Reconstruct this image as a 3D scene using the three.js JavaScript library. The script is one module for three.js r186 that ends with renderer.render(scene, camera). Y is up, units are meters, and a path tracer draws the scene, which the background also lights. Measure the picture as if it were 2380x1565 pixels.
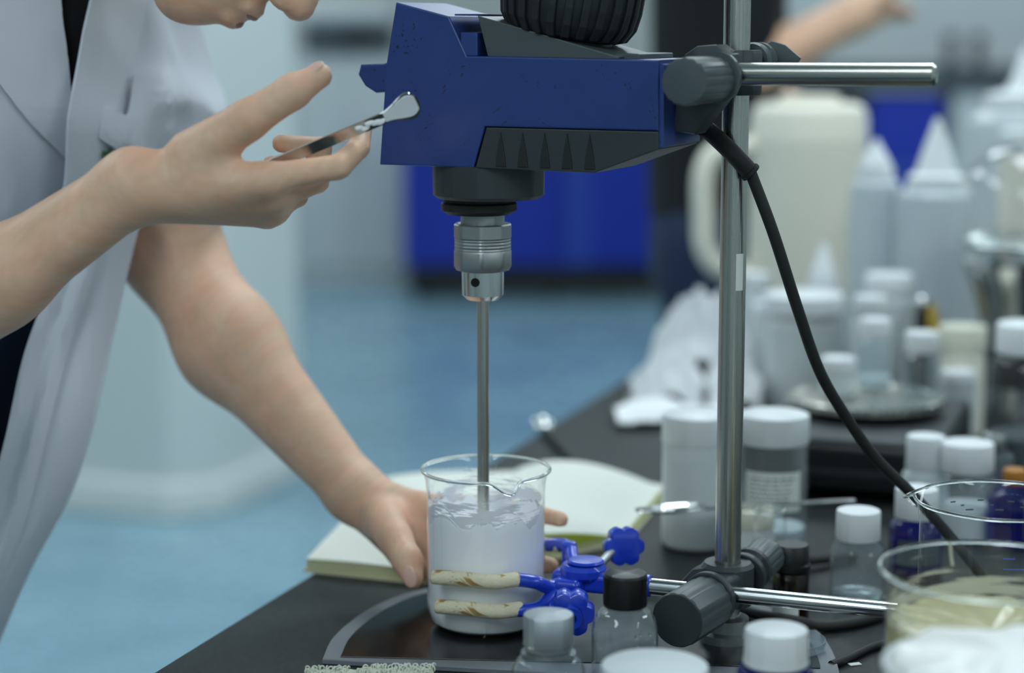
import * as THREE from 'three';
import { RoundedBoxGeometry } from 'three/addons/geometries/RoundedBoxGeometry.js';
import { mergeGeometries, mergeVertices, toCreasedNormals } from 'three/addons/utils/BufferGeometryUtils.js';
import { RectAreaLightUniformsLib } from 'three/addons/lights/RectAreaLightUniformsLib.js';
import { ImprovedNoise } from 'three/addons/math/ImprovedNoise.js';

// ---------------------------------------------------------------- camera, exposure, lights
const scene = new THREE.Scene();
scene.background = new THREE.Color(0x0b0c0d);
const camera = new THREE.PerspectiveCamera(2 * Math.atan(782.5 / 4600) * 180 / Math.PI, 2380 / 1565, 0.05, 60);
camera.position.set(0, 1.312, 0);
camera.rotation.set(-8.9 * Math.PI / 180, 0, 0);
camera.focus = 1.425;
camera.userData.fStop = 2.6;
const renderer = new THREE.WebGLRenderer({ antialias: true });
renderer.toneMapping = THREE.LinearToneMapping;
renderer.toneMappingExposure = 0.60;
renderer.shadowMap.enabled = true;
RectAreaLightUniformsLib.init();
const BENCH = 0.85;
const LAMP_COLOR = new THREE.Color().setRGB(0.86, 1.0, 1.08);
const LAMP_POWER = 10.5;
const CEIL = 2.75;

// ---------------------------------------------------------------- helpers
const noiseGen = new ImprovedNoise();
const noise = (x, y, z) => noiseGen.noise(x, y, z);
let seed = 12345;
const rnd = () => { seed = (seed * 1664525 + 1013904223) % 4294967296; return seed / 4294967296; };
const used = {};
const numbered = n => { const k = used[n] = (used[n] || 0) + 1; return k === 1 ? n : n + '_' + String(k - 1).padStart(3, '0'); };
const V = (x, y, z) => new THREE.Vector3(x, y, z);
const D = Math.PI / 180;
function setMesh(m) { m.castShadow = true; m.receiveShadow = true; return m; }
function thing(name, label, category, pos = [0, 0, 0], turn = 0, group) {
  const o = new THREE.Group(); o.name = numbered(name); o.position.set(...pos); o.rotation.y = turn;
  o.userData = { label, category }; if (group) o.userData.group = group;
  scene.add(o); return o;
}
function part(name, geo, mat, parent, label) {
  const g = Array.isArray(geo) ? merge(geo) : geo;
  const m = setMesh(new THREE.Mesh(g, mat)); m.name = name; if (label) m.userData.label = label;
  parent.add(m); return m;
}
function single(name, geo, mat, label, category, group) {
  const m = part(numbered(name), geo, mat, scene); m.userData = { label, category }; if (group) m.userData.group = group; return m;
}
function struct(name, geo, mat, parent) {
  const m = part(name, geo, mat, parent || scene); if (!parent) m.userData = { kind: 'structure' }; return m;
}
function merge(list) {
  const gs = list.map(g => {
    const q = g.index ? g.toNonIndexed() : g.clone();
    for (const k of Object.keys(q.attributes)) if (!['position', 'normal', 'uv'].includes(k)) q.deleteAttribute(k);
    if (!q.attributes.normal) q.computeVertexNormals();
    if (!q.attributes.uv) q.setAttribute('uv', new THREE.BufferAttribute(new Float32Array(q.attributes.position.count * 2), 2));
    return q;
  });
  return mergeGeometries(gs);
}
const box = (w, h, d, x = 0, y = 0, z = 0, r = 0) => {
  const g = r > 0 ? new RoundedBoxGeometry(w, h, d, 3, Math.min(r, w / 2.01, h / 2.01, d / 2.01)) : new THREE.BoxGeometry(w, h, d);
  return g.translate(x, y, z);
};
const lathe = (pts, seg = 48) => toCreasedNormals(new THREE.LatheGeometry(pts.map(p => new THREE.Vector2(p[0], p[1])), seg), 0.6);
function between(g, a, b) { // geometry along +y from 0 to 1 unit length placed from a to b
  const d = V(...b).sub(V(...a)), L = d.length();
  const q = new THREE.Quaternion().setFromUnitVectors(V(0, 1, 0), d.clone().normalize());
  return g.applyQuaternion(q).translate(...a);
}
function rod(a, b, r, r2 = r, seg = 40, bevel = 0) {
  const L = V(...a).distanceTo(V(...b));
  const e = bevel;
  const prof = e ? [[0, 0], [r - e, 0], [r, e], [r2, L - e], [r2 - e, L], [0, L]] : [[0, 0], [r, 0], [r2, L], [0, L]];
  return between(lathe(prof, seg), a, b);
}
const tube = (pts, r, n = 80, rs = 12) => new THREE.TubeGeometry(new THREE.CatmullRomCurve3(pts.map(p => V(...p)), false, 'centripetal'), n, r, rs);
function extrude(poly, depth, bevel = 0.001, z0 = 0) {
  const s = new THREE.Shape(poly.map(p => new THREE.Vector2(p[0], p[1])));
  const g = new THREE.ExtrudeGeometry(s, { depth: depth - 2 * bevel, bevelEnabled: bevel > 0, bevelSize: bevel, bevelThickness: bevel, bevelSegments: 2, bevelOffset: -bevel, curveSegments: 16 });
  return g.translate(0, 0, z0 + bevel);
}
// thin solid sheet: grid of points p(u,v) given thickness along normal n(u,v)
function sheet(f, nu, nv, th) {
  const pos = [], uv = [], idx = [];
  const P = [];
  for (let j = 0; j <= nv; j++) for (let i = 0; i <= nu; i++) P.push(f(i / nu, j / nv));
  const at = (i, j) => P[Math.max(0, Math.min(nv, j)) * (nu + 1) + Math.max(0, Math.min(nu, i))];
  const nrm = [];
  for (let j = 0; j <= nv; j++) for (let i = 0; i <= nu; i++) {
    const a = at(i + 1, j).clone().sub(at(i - 1, j)), b = at(i, j + 1).clone().sub(at(i, j - 1));
    nrm.push(a.cross(b).normalize());
  }
  for (const s of [0.5, -0.5]) P.forEach((p, k) => { pos.push(p.x + nrm[k].x * th * s, p.y + nrm[k].y * th * s, p.z + nrm[k].z * th * s); uv.push(p.x + p.z, p.y + p.z * 0.6); });
  const N = P.length, id = (i, j, s) => s * N + j * (nu + 1) + i;
  for (let j = 0; j < nv; j++) for (let i = 0; i < nu; i++) {
    idx.push(id(i, j, 0), id(i + 1, j, 0), id(i + 1, j + 1, 0), id(i, j, 0), id(i + 1, j + 1, 0), id(i, j + 1, 0));
    idx.push(id(i, j, 1), id(i + 1, j + 1, 1), id(i + 1, j, 1), id(i, j, 1), id(i, j + 1, 1), id(i + 1, j + 1, 1));
  }
  const edge = (a, b) => idx.push(a, a + N, b, b, a + N, b + N);
  for (let i = 0; i < nu; i++) { edge(id(i, 0, 0), id(i + 1, 0, 0)); edge(id(i + 1, nv, 0), id(i, nv, 0)); }
  for (let j = 0; j < nv; j++) { edge(id(0, j + 1, 0), id(0, j, 0)); edge(id(nu, j, 0), id(nu, j + 1, 0)); }
  const g = new THREE.BufferGeometry();
  g.setAttribute('position', new THREE.Float32BufferAttribute(pos, 3)); g.setAttribute('uv', new THREE.Float32BufferAttribute(uv, 2)); g.setIndex(idx);
  return toCreasedNormals(g, 0.9);
}
// surface nets over a signed distance field
function nets(f, lo, hi, h) {
  const n = [0, 1, 2].map(k => Math.max(2, Math.ceil((hi[k] - lo[k]) / h) + 1)), [nx, ny, nz] = n;
  const val = new Float32Array(nx * ny * nz);
  for (let k = 0, q = 0; k < nz; k++) for (let j = 0; j < ny; j++) for (let i = 0; i < nx; i++, q++) val[q] = f(lo[0] + i * h, lo[1] + j * h, lo[2] + k * h);
  const idx = new Int32Array(nx * ny * nz).fill(-1), pos = [], tri = [];
  const S = [1, nx, nx * ny];
  const corner = [0, 1, nx, nx + 1, nx * ny, nx * ny + 1, nx * ny + nx, nx * ny + nx + 1];
  for (let k = 0; k < nz - 1; k++) for (let j = 0; j < ny - 1; j++) for (let i = 0; i < nx - 1; i++) {
    const q = i + nx * (j + ny * k); let mask = 0;
    for (let c = 0; c < 8; c++) if (val[q + corner[c]] < 0) mask |= 1 << c;
    if (mask === 0 || mask === 255) continue;
    let x = 0, y = 0, z = 0, m = 0;
    for (let a = 0; a < 8; a++) for (let b = 0; b < 3; b++) {
      if (a & (1 << b)) continue; const e = a | (1 << b);
      const va = val[q + corner[a]], vb = val[q + corner[e]];
      if ((va < 0) === (vb < 0)) continue;
      const t = va / (va - vb);
      x += (a & 1) + (b === 0 ? t : 0); y += ((a >> 1) & 1) + (b === 1 ? t : 0); z += ((a >> 2) & 1) + (b === 2 ? t : 0); m++;
    }
    idx[q] = pos.length / 3; pos.push(lo[0] + (i + x / m) * h, lo[1] + (j + y / m) * h, lo[2] + (k + z / m) * h);
  }
  for (let k = 1; k < nz - 1; k++) for (let j = 1; j < ny - 1; j++) for (let i = 1; i < nx - 1; i++) {
    const q = i + nx * (j + ny * k), v0 = val[q];
    for (let b = 0; b < 3; b++) {
      const v1 = val[q + S[b]]; if ((v0 < 0) === (v1 < 0)) continue;
      const u = S[(b + 1) % 3], w = S[(b + 2) % 3];
      const A = idx[q], B = idx[q - u], C = idx[q - u - w], E = idx[q - w];
      if (A < 0 || B < 0 || C < 0 || E < 0) continue;
      if (v0 < 0) tri.push(A, B, C, A, C, E); else tri.push(A, C, B, A, E, C);
    }
  }
  const g = new THREE.BufferGeometry();
  g.setAttribute('position', new THREE.Float32BufferAttribute(pos, 3)); g.setIndex(tri); g.computeVertexNormals();
  const uv = []; for (let q = 0; q < pos.length; q += 3) uv.push(pos[q] + 0.7 * pos[q + 2], pos[q + 1] + 0.3 * pos[q + 2]);
  g.setAttribute('uv', new THREE.Float32BufferAttribute(uv, 2));
  return g;
}
const smin = (a, b, k) => { const h = Math.max(k - Math.abs(a - b), 0) / k; return Math.min(a, b) - h * h * k * 0.25; };
function cap(px, py, pz, a, b, ra, rb) {
  const ax = b[0] - a[0], ay = b[1] - a[1], az = b[2] - a[2], qx = px - a[0], qy = py - a[1], qz = pz - a[2];
  let t = (qx * ax + qy * ay + qz * az) / (ax * ax + ay * ay + az * az); t = t < 0 ? 0 : t > 1 ? 1 : t;
  const dx = qx - t * ax, dy = qy - t * ay, dz = qz - t * az;
  return Math.sqrt(dx * dx + dy * dy + dz * dz) - (ra + (rb - ra) * t);
}
const ell = (x, y, z, rx, ry, rz) => { const k0 = Math.hypot(x / rx, y / ry, z / rz), k1 = Math.hypot(x / rx / rx, y / ry / ry, z / rz / rz); return k1 < 1e-9 ? -Math.min(rx, ry, rz) : k0 * (k0 - 1) / k1; };
const mixn = (a, b, t) => a + (b - a) * t;
const sstep = (a, b, x) => { const t = Math.max(0, Math.min(1, (x - a) / (b - a))); return t * t * (3 - 2 * t); };

// ---------------------------------------------------------------- textures and materials
function tex(w, h, fn, srgb = false, rx = 1, ry = rx) {
  const d = new Uint8Array(w * h * 4);
  for (let y = 0; y < h; y++) for (let x = 0; x < w; x++) { const c = fn(x / w, y / h, x, y); const q = 4 * (y * w + x); d[q] = c[0]; d[q + 1] = c[1]; d[q + 2] = c[2]; d[q + 3] = c[3] === undefined ? 255 : c[3]; }
  const t = new THREE.DataTexture(d, w, h); t.wrapS = t.wrapT = THREE.RepeatWrapping; t.magFilter = THREE.LinearFilter; t.minFilter = THREE.LinearMipmapLinearFilter; t.generateMipmaps = true;
  if (srgb) t.colorSpace = THREE.SRGBColorSpace; t.repeat.set(rx, ry); t.needsUpdate = true; return t;
}
// noise that tiles over the unit square
const tn = (u, v, f, s = 0) => {
  const a = u * 2 * Math.PI, b = v * 2 * Math.PI, R = f / (2 * Math.PI);
  return noise(Math.cos(a) * R + s, Math.sin(a) * R + Math.cos(b) * R, Math.sin(b) * R + s * 1.7);
};
const gray = g => [g, g, g];
const texGrain = tex(256, 256, (u, v) => gray(128 + 60 * tn(u, v, 60, 3) + 40 * tn(u, v, 22, 9)));
const texSmudge = tex(256, 256, (u, v) => gray(Math.max(0, Math.min(255, 150 + 70 * tn(u, v, 6, 1) + 50 * tn(u, v, 17, 5) + 40 * tn(u, v, 48, 2)))));
const texBrush = tex(256, 256, (u, v, x, y) => { const s = noise(y * 0.9, 0.3, 2.1) * 60 + noise(y * 0.23, 5.3, 1.1) * 40 + noise(x * 0.05, y * 1.1, 7) * 30; return gray(Math.max(0, Math.min(255, 140 + s))); });
const texStreak = tex(512, 64, (u, v, x, y) => gray(Math.max(0, Math.min(255, 165 + 55 * noise(x * 0.55, 0.4, 1.3) + 35 * noise(x * 0.16, 2.4, 5.3) + 18 * noise(x * 0.9, y * 0.05, 9)))));
const texWeave = tex(128, 128, (u, v) => gray(128 + 55 * Math.sin(u * 64 * Math.PI) + 55 * Math.sin(v * 64 * Math.PI)), false, 60);
const texFloor = tex(512, 512, (u, v) => { const a = tn(u, v, 5, 2) * 16 + tn(u, v, 18, 6) * 12 + tn(u, v, 90, 8) * 8; return [126 + a, 162 + a, 178 + a * 0.9]; }, true, 0.35);
const texBench = tex(512, 512, (u, v) => { const a = tn(u, v, 9, 4) * 7 + tn(u, v, 110, 1) * 10; return [33 + a, 38 + a, 39 + a]; }, true, 3);
const texSkin = tex(256, 256, (u, v) => { const a = tn(u, v, 7, 3) * 10 + tn(u, v, 30, 1) * 8, b = tn(u, v, 11, 8) * 12; return [226 + a + b * 0.4, 180 + a - b * 0.5, 150 + a - b * 0.5]; }, true, 6);
const texSkinB = tex(256, 256, (u, v) => gray(128 + 50 * tn(u, v, 70, 3) + 50 * tn(u, v, 33, 5)), false, 16);
const texRubber = tex(512, 256, (u, v) => {
  const st = sstep(0.22, 0.6, tn(u, v, 7, 12) + 0.35 * tn(u, v, 26, 4)); const a = 8 * tn(u, v, 40, 3);
  return [222 + a - 60 * st, 212 + a - 85 * st, 184 + a - 110 * st];
}, true, 1);
const texScuff = tex(512, 512, (u, v) => {
  const st = sstep(0.40, 0.5, tn(u, v, 90, 22)) * sstep(0.15, 0.35, tn(u, v, 11, 31)); const a = tn(u, v, 12, 3) * 5;
  return [36 + a - 16 * st, 62 + a - 30 * st, 128 + a - 70 * st];
}, true, 5);
const M = {};
const std = (o) => new THREE.MeshStandardMaterial(o), phy = (o) => new THREE.MeshPhysicalMaterial(o);
M.floor = std({ map: texFloor, roughness: 0.42, roughnessMap: texSmudge });
M.wall = std({ color: 0xbac1be, roughness: 0.8, bumpMap: texGrain, bumpScale: 0.0006 });
M.ceiling = std({ color: 0xd0d5d3, roughness: 0.9 });
M.column = std({ color: 0xd3dad8, roughness: 0.55, bumpMap: texGrain, bumpScale: 0.0003 });
M.skirting = std({ color: 0xe2e5e1, roughness: 0.5 });
M.cabWhite = std({ color: 0xccd3d4, roughness: 0.45 });
M.cabBlue = std({ color: 0x0d2ea8, roughness: 0.45 });
M.cabBlueL = std({ color: 0x2848b0, roughness: 0.45 });
M.darkPlinth = std({ color: 0x1d2022, roughness: 0.6 });
M.counterGrey = std({ color: 0x454f55, roughness: 0.4 });
M.bench = phy({ map: texBench, specularIntensity: 0.45, roughness: 0.5, bumpMap: texGrain, bumpScale: 0.0001 });
M.benchBody = std({ color: 0xb9c0c2, roughness: 0.5 });
M.blue = phy({ map: texScuff, roughness: 0.40, bumpMap: texGrain, bumpScale: 0.00008, clearcoat: 0.15, clearcoatRoughness: 0.35 });
M.darkPlastic = std({ color: 0x33393d, roughness: 0.48, bumpMap: texGrain, bumpScale: 0.0001 });
M.greyPlastic = std({ color: 0x4b5356, roughness: 0.42, bumpMap: texGrain, bumpScale: 0.00012 });
M.black = std({ color: 0x121314, roughness: 0.38 });
M.blackRib = std({ color: 0x1d2123, roughness: 0.5 });
M.rubberBlack = std({ color: 0x1b1d1c, roughness: 0.62 });
M.steel = std({ color: 0xb9b8b0, metalness: 1, roughness: 0.42, roughnessMap: texStreak });
M.steelDull = std({ color: 0xa9adad, metalness: 1, roughness: 0.48 });
M.steelBright = std({ color: 0xcfd1d0, metalness: 1, roughness: 0.16 });
M.castBlue = phy({ color: 0x173cc0, roughness: 0.32, clearcoat: 0.5, clearcoatRoughness: 0.2 });
M.sleeve = std({ map: texRubber, roughness: 0.8, bumpMap: texSmudge, bumpScale: 0.0006 });
M.glass = phy({ color: 0xffffff, roughness: 0.02, transmission: 1, thickness: 0, ior: 1.5 });
M.glassSolid = phy({ color: 0xf4fbf8, roughness: 0.02, transmission: 1, thickness: 0.01, ior: 1.48 });
M.clearPlastic = phy({ color: 0xeef4f6, roughness: 0.06, transmission: 0.93, thickness: 0, ior: 1.5 });
M.frosted = phy({ color: 0xe4ebec, roughness: 0.5, transmission: 0.35, thickness: 0, ior: 1.45 });
M.milky = phy({ color: 0xdfe7ea, roughness: 0.45, transmission: 0.4, thickness: 0 });
M.blueGlass = phy({ color: 0x1a1fb4, roughness: 0.06, transmission: 0.85, thickness: 0, ior: 1.5 });
M.amber = phy({ color: 0x1c0d05, roughness: 0.1, transmission: 0.3, thickness: 0 });
M.capWhite = std({ color: 0xe3e7e8, roughness: 0.42 });
M.capMatte = std({ color: 0xdde3e5, roughness: 0.6 });
M.cream = std({ color: 0xf7f8fb, roughness: 0.4 });
M.powder = std({ color: 0xe6e8e6, roughness: 0.95 });
M.gel = phy({ color: 0xd6cf9e, roughness: 0.18, transmission: 0.25, thickness: 0.03, ior: 1.38, attenuationColor: new THREE.Color(0.85, 0.78, 0.45), attenuationDistance: 0.09 });
M.gelSkin = phy({ color: 0xd9d6c4, roughness: 0.2, transmission: 0.35, thickness: 0 });
M.jug = phy({ color: 0xece8d8, roughness: 0.5 });
M.alu = std({ color: 0xb4bbc0, metalness: 0.8, roughness: 0.5 });
M.paper = std({ color: 0xdfe2d8, roughness: 0.85 });
M.paperEdge = std({ color: 0xdcdcae, roughness: 0.9, map: tex(64, 256, (u, v, x, y) => gray(225 + 26 * Math.sin(y * 0.8) * noise(y * 0.7, 3, 2))) });
M.paperGreen = std({ color: 0xb7c23c, roughness: 0.8 });
M.tissue = std({ color: 0xf4f6f7, roughness: 0.95 });
M.labelPaper = std({ color: 0xdfe3dd, roughness: 0.8 });
M.skin = phy({ map: texSkin, roughness: 0.52, bumpMap: texSkinB, bumpScale: 0.00025 });
M.nail = std({ color: 0xe3b7a8, roughness: 0.3 });
M.lip = std({ color: 0x9c6a5e, roughness: 0.45 });
M.hair = std({ color: 0x15110f, roughness: 0.5 });
M.coat = phy({ color: 0xd3d7df, roughness: 0.85, bumpMap: texWeave, bumpScale: 0.00012, sheen: 0.2 });
M.shirt = std({ color: 0x0c0d10, roughness: 0.9 });
M.navy = std({ color: 0x27344e, roughness: 0.9, bumpMap: texWeave, bumpScale: 0.0002 });
M.blackCloth = std({ color: 0x0d1012, roughness: 0.9 });
M.denim = std({ color: 0x1c2c48, roughness: 0.9 });
M.shoe = std({ color: 0x22201f, roughness: 0.6 });
M.green = std({ color: 0x2f6b35, roughness: 0.9 });
M.lampGlow = std({ color: 0xffffff, emissive: new THREE.Color().setRGB(0.92, 1.0, 1.02), emissiveIntensity: 5.5, roughness: 0.6 });
M.lampFrame = std({ color: 0xd5d8d8, roughness: 0.5 });
M.matGrey = std({ color: 0x73777d, roughness: 0.45, bumpMap: texGrain, bumpScale: 0.0002 });
M.matBlack = std({ color: 0x151617, roughness: 0.30, roughnessMap: texSmudge });
M.yellow = std({ color: 0xc9a83a, roughness: 0.5 });
M.orange = std({ color: 0xb87a2a, roughness: 0.45 });
M.creamCap = std({ color: 0xd9d8c6, roughness: 0.5 });
M.beige = std({ color: 0xd8d3b4, roughness: 0.5 });
M.towel = std({ color: 0xd9dccb, roughness: 1 });
M.lightBlueCloth = std({ color: 0x9fb4d0, roughness: 0.9 });
M.hole = std({ color: 0x050505, roughness: 0.9 });
M.markBlue = std({ color: 0x4a6fd0, roughness: 0.6 });
M.markDark = std({ color: 0x5b646c, roughness: 0.7 });

// ---------------------------------------------------------------- room
{
  const X0 = -3.6, X1 = 3.9, Z0 = 2.6, Z1 = -10.75, H = CEIL, T = 0.12;
  const W = X1 - X0, L = Z0 - Z1, cx = (X0 + X1) / 2, cz = (Z0 + Z1) / 2;
  const uvm = (g, sx, sy) => { const a = g.attributes.uv; for (let i = 0; i < a.count; i++) a.setXY(i, a.getX(i) * sx, a.getY(i) * sy); return g; };
  struct('floor', uvm(box(W + 2 * T, T, L + 2 * T, cx, -T / 2, cz), W, L), M.floor);
  struct('ceiling', uvm(box(W + 2 * T, T, L + 2 * T, cx, H + T / 2, cz), W, L), M.ceiling);
  struct('wall_left', uvm(box(T, H, L, X0 - T / 2, H / 2, cz), L, H), M.wall);
  struct('wall_right', uvm(box(T, H, L, X1 + T / 2, H / 2, cz), L, H), M.wall);
  struct('wall_back', uvm(box(W, H, T, cx, H / 2, Z1 - T / 2), W, H), M.wall);
  struct('wall_front', uvm(box(W, H, T, cx, H / 2, Z0 + T / 2), W, H), M.wall);
  struct('baseboard_back', box(W, 0.11, 0.015, cx, 0.055, Z1 + 0.0075), M.skirting);
  // painted column with a chamfered corner and a coved skirting
  const col = new THREE.Group(); col.name = 'trim_1'; col.userData = { kind: 'structure', label: 'pale painted column with a light coved skirting' }; scene.add(col);
  col.position.set(-0.83, 0, -5.16); col.rotation.y = -19 * D;
  const prof = (e, c) => [[-1.3 - e, -0.62 - e], [e, -0.62 - e], [e, -c], [-c, e], [-1.3 - e, e]];
  const up = (poly, h, b) => extrude(poly.map(p => [p[0], -p[1]]), h, b).rotateX(-Math.PI / 2);
  part('column_shaft', up(prof(0, 0.10), H, 0.0), M.column, col);
  part('column_skirting', up(prof(0.018, 0.10), 0.1, 0.012), M.skirting, col);
}
// ceiling lamps: glowing panel, frame and a light of the same size just below it
let lampCount = 0;
for (const [x, z] of [[-0.8, 1.8], [2.4, 1.8], [-0.8, 0.45], [2.4, 0.45], [-1.9, -2.4], [0.45, -2.4], [2.5, -2.4], [-1.7, -4.9], [0.35, -4.9], [1.9, -4.9], [-1.7, -7.4], [1.7, -7.4], [-1.7, -9.4], [1.7, -9.4]]) {
  const where = { '1.8': 'nearest the front wall', '0.45': 'just behind the near bench end', '-2.4': 'over the far half of the bench', '-4.9': 'level with the pale column', '-7.4': 'beyond the pale column', '-9.4': 'next to the far blue cabinet' }[String(z)];
  const side = x < 0 ? 'left' : x < 1 ? 'middle' : 'right';
  const t = thing('ceiling_lamp', `white fluorescent ceiling panel ${where}, ${side} row`, 'lamp', [x, CEIL, z], 0, 'fluorescent ceiling panels');
  part('frame', [box(0.62, 0.03, 0.02, 0, -0.015, 0.60), box(0.62, 0.03, 0.02, 0, -0.015, -0.60), box(0.02, 0.03, 1.22, 0.30, -0.015, 0), box(0.02, 0.03, 1.22, -0.30, -0.015, 0)], M.lampFrame, t);
  part('diffuser', box(0.58, 0.012, 1.18, 0, -0.008, 0), M.lampGlow, t);
  const l = new THREE.RectAreaLight(LAMP_COLOR, LAMP_POWER, 0.58, 1.18);
  l.position.set(x, CEIL - 0.032, z); l.rotation.x = -Math.PI / 2; scene.add(l); lampCount++;
}
// ---------------------------------------------------------------- far furniture
{
  // blue base cabinet on castors against the far wall
  const t = thing('base_cabinet', 'long royal blue base cabinet on castors at the far wall', 'cabinet', [-0.52, 0, -9.5]);
  part('carcass', box(1.5, 0.66, 0.5, 0.75, 0.50, -0.26), M.cabBlue, t);
  for (let k = 0; k < 2; k++) { const d = part('door', box(0.60, 0.63, 0.018, k ? 1.19 : 0.42, 0.50, 0.0, 0.004), M.cabBlue, t); part('handle', box(0.12, 0.015, 0.02, k ? 1.0 : 0.62, 0.76, 0.02, 0.004), M.steelDull, d); }
  part('centre_strip', box(0.105, 0.65, 0.024, 0.84, 0.5, 0.0, 0.004), M.cabBlueL, t);
  part('worktop', box(1.56, 0.035, 0.56, 0.75, 0.8475, -0.26, 0.005), M.cabWhite, t);
  part('plinth', box(1.46, 0.12, 0.47, 0.75, 0.11, -0.26), M.black, t);
  for (const [x, z] of [[0.06, -0.08], [0.72, -0.08], [1.42, -0.08], [0.06, -0.44], [1.42, -0.44]]) {
    const c = part('castor', lathe([[0, -0.02], [0.045, -0.02], [0.05, -0.01], [0.05, 0.01], [0.045, 0.02], [0, 0.02]], 24).rotateZ(Math.PI / 2).translate(x, 0.05, z), M.black, t);
    part('fork', box(0.05, 0.05, 0.03, x, 0.085, z), M.steelDull, c);
  }
}
{
  const t = thing('storage_cabinet', 'white storage cabinet beside the far blue cabinet', 'cabinet', [-0.83, 0, -10.2]);
  part('carcass', box(0.55, 1.12, 0.45, 0, 0.62, -0.2), M.cabWhite, t);
  part('plinth', box(0.53, 0.06, 0.42, 0, 0.03, -0.2), M.skirting, t);
  for (const s of [-1, 1]) { const d = part('door', box(0.265, 1.08, 0.018, s * 0.135, 0.62, 0.034, 0.003), M.cabWhite, t); part('handle', box(0.012, 0.14, 0.02, s * 0.03, 0.7, 0.05, 0.004), M.steelDull, d); }
  const e = thing('bench_centrifuge', 'blurred white and dark grey instrument on the white storage cabinet', 'instrument', [-0.83, 1.18, -10.3]);
  part('base', box(0.46, 0.15, 0.34, 0, 0.075, 0, 0.02), M.counterGrey, e);
  part('lid', box(0.48, 0.10, 0.36, 0, 0.20, 0, 0.04), M.cabWhite, e);
  part('panel', box(0.2, 0.06, 0.01, 0.05, 0.08, 0.172), M.darkPlinth, e);
}
{
  // wall unit on the right, far behind the bench
  const t = thing('wall_unit', 'pale grey wall unit with a dark ledge behind the far bench end', 'cabinet', [0.95, 0, -6.9]);
  part('back_panel', box(2.6, 1.5, 0.05, 1.3, 1.90, -0.3), M.cabWhite, t);
  part('ledge', box(2.6, 0.075, 0.34, 1.3, 1.14, -0.12, 0.006), M.counterGrey, t);
  part('pale_door', box(0.27, 0.98, 0.3, 0.14, 0.60, -0.14, 0.004), M.darkPlinth, t, 'dark lower panel');
  part('blue_drawer', box(0.255, 0.23, 0.3, 0.415, 0.965, -0.14, 0.004), M.cabBlue, t);
  part('blue_drawer', box(0.255, 0.05, 0.29, 0.415, 0.82, -0.14, 0.004), M.cabBlueL, t);
  part('blue_drawer', box(0.255, 0.74, 0.3, 0.415, 0.42, -0.14, 0.004), M.cabBlue, t);
  part('lower_cabinet', box(2.0, 1.02, 0.3, 1.58, 0.58, -0.14, 0.004), M.cabWhite, t);
  part('plinth', box(2.56, 0.06, 0.26, 1.3, 0.03, -0.15), M.darkPlinth, t);
  for (const x of [0.58, 0.675]) {
    const v = thing('gas_tap', `small dark gas tap on the far ledge, ${x < 0.6 ? 'left' : 'right'} of the pair`, 'tap', [0.95 + x, 1.1775, -6.97]);
    part('column', lathe([[0, 0], [0.026, 0], [0.026, 0.008], [0.018, 0.016], [0.018, 0.075], [0.022, 0.082], [0.020, 0.1], [0, 0.1]], 20), M.darkPlinth, v);
    part('nozzle', rod([0, 0.055, 0], [0, 0.06, 0.055], 0.008, 0.005, 14), M.steelDull, v);
    part('lever', box(0.045, 0.012, 0.014, 0, 0.104, 0, 0.004), M.darkPlinth, v);
  }
}
// ---------------------------------------------------------------- the bench
const BROT = -18.8 * D;
{
  const t = thing('lab_bench', 'long black topped laboratory bench crossing the picture', 'bench', [-0.2614, 0, -1.3765], BROT);
  // local x to the right across the bench, local -z along it
  part('worktop', box(1.5, 0.03, 2.65, 0.75, BENCH - 0.015, -0.625, 0.004), M.bench, t);
  part('carcass', box(1.40, 0.72, 2.53, 0.76, 0.46, -0.625), M.benchBody, t);
  part('plinth', box(1.34, 0.1, 2.45, 0.76, 0.05, -0.625), M.darkPlinth, t);
  for (let k = 0; k < 4; k++) { const d = part('door', box(0.018, 0.66, 0.56, 0.05, 0.46, 0.30 - k * 0.60, 0.003), M.benchBody, t); part('handle', box(0.02, 0.12, 0.014, 0.034, 0.62, 0.09 - k * 0.60, 0.004), M.steelDull, d); }
}
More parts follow.
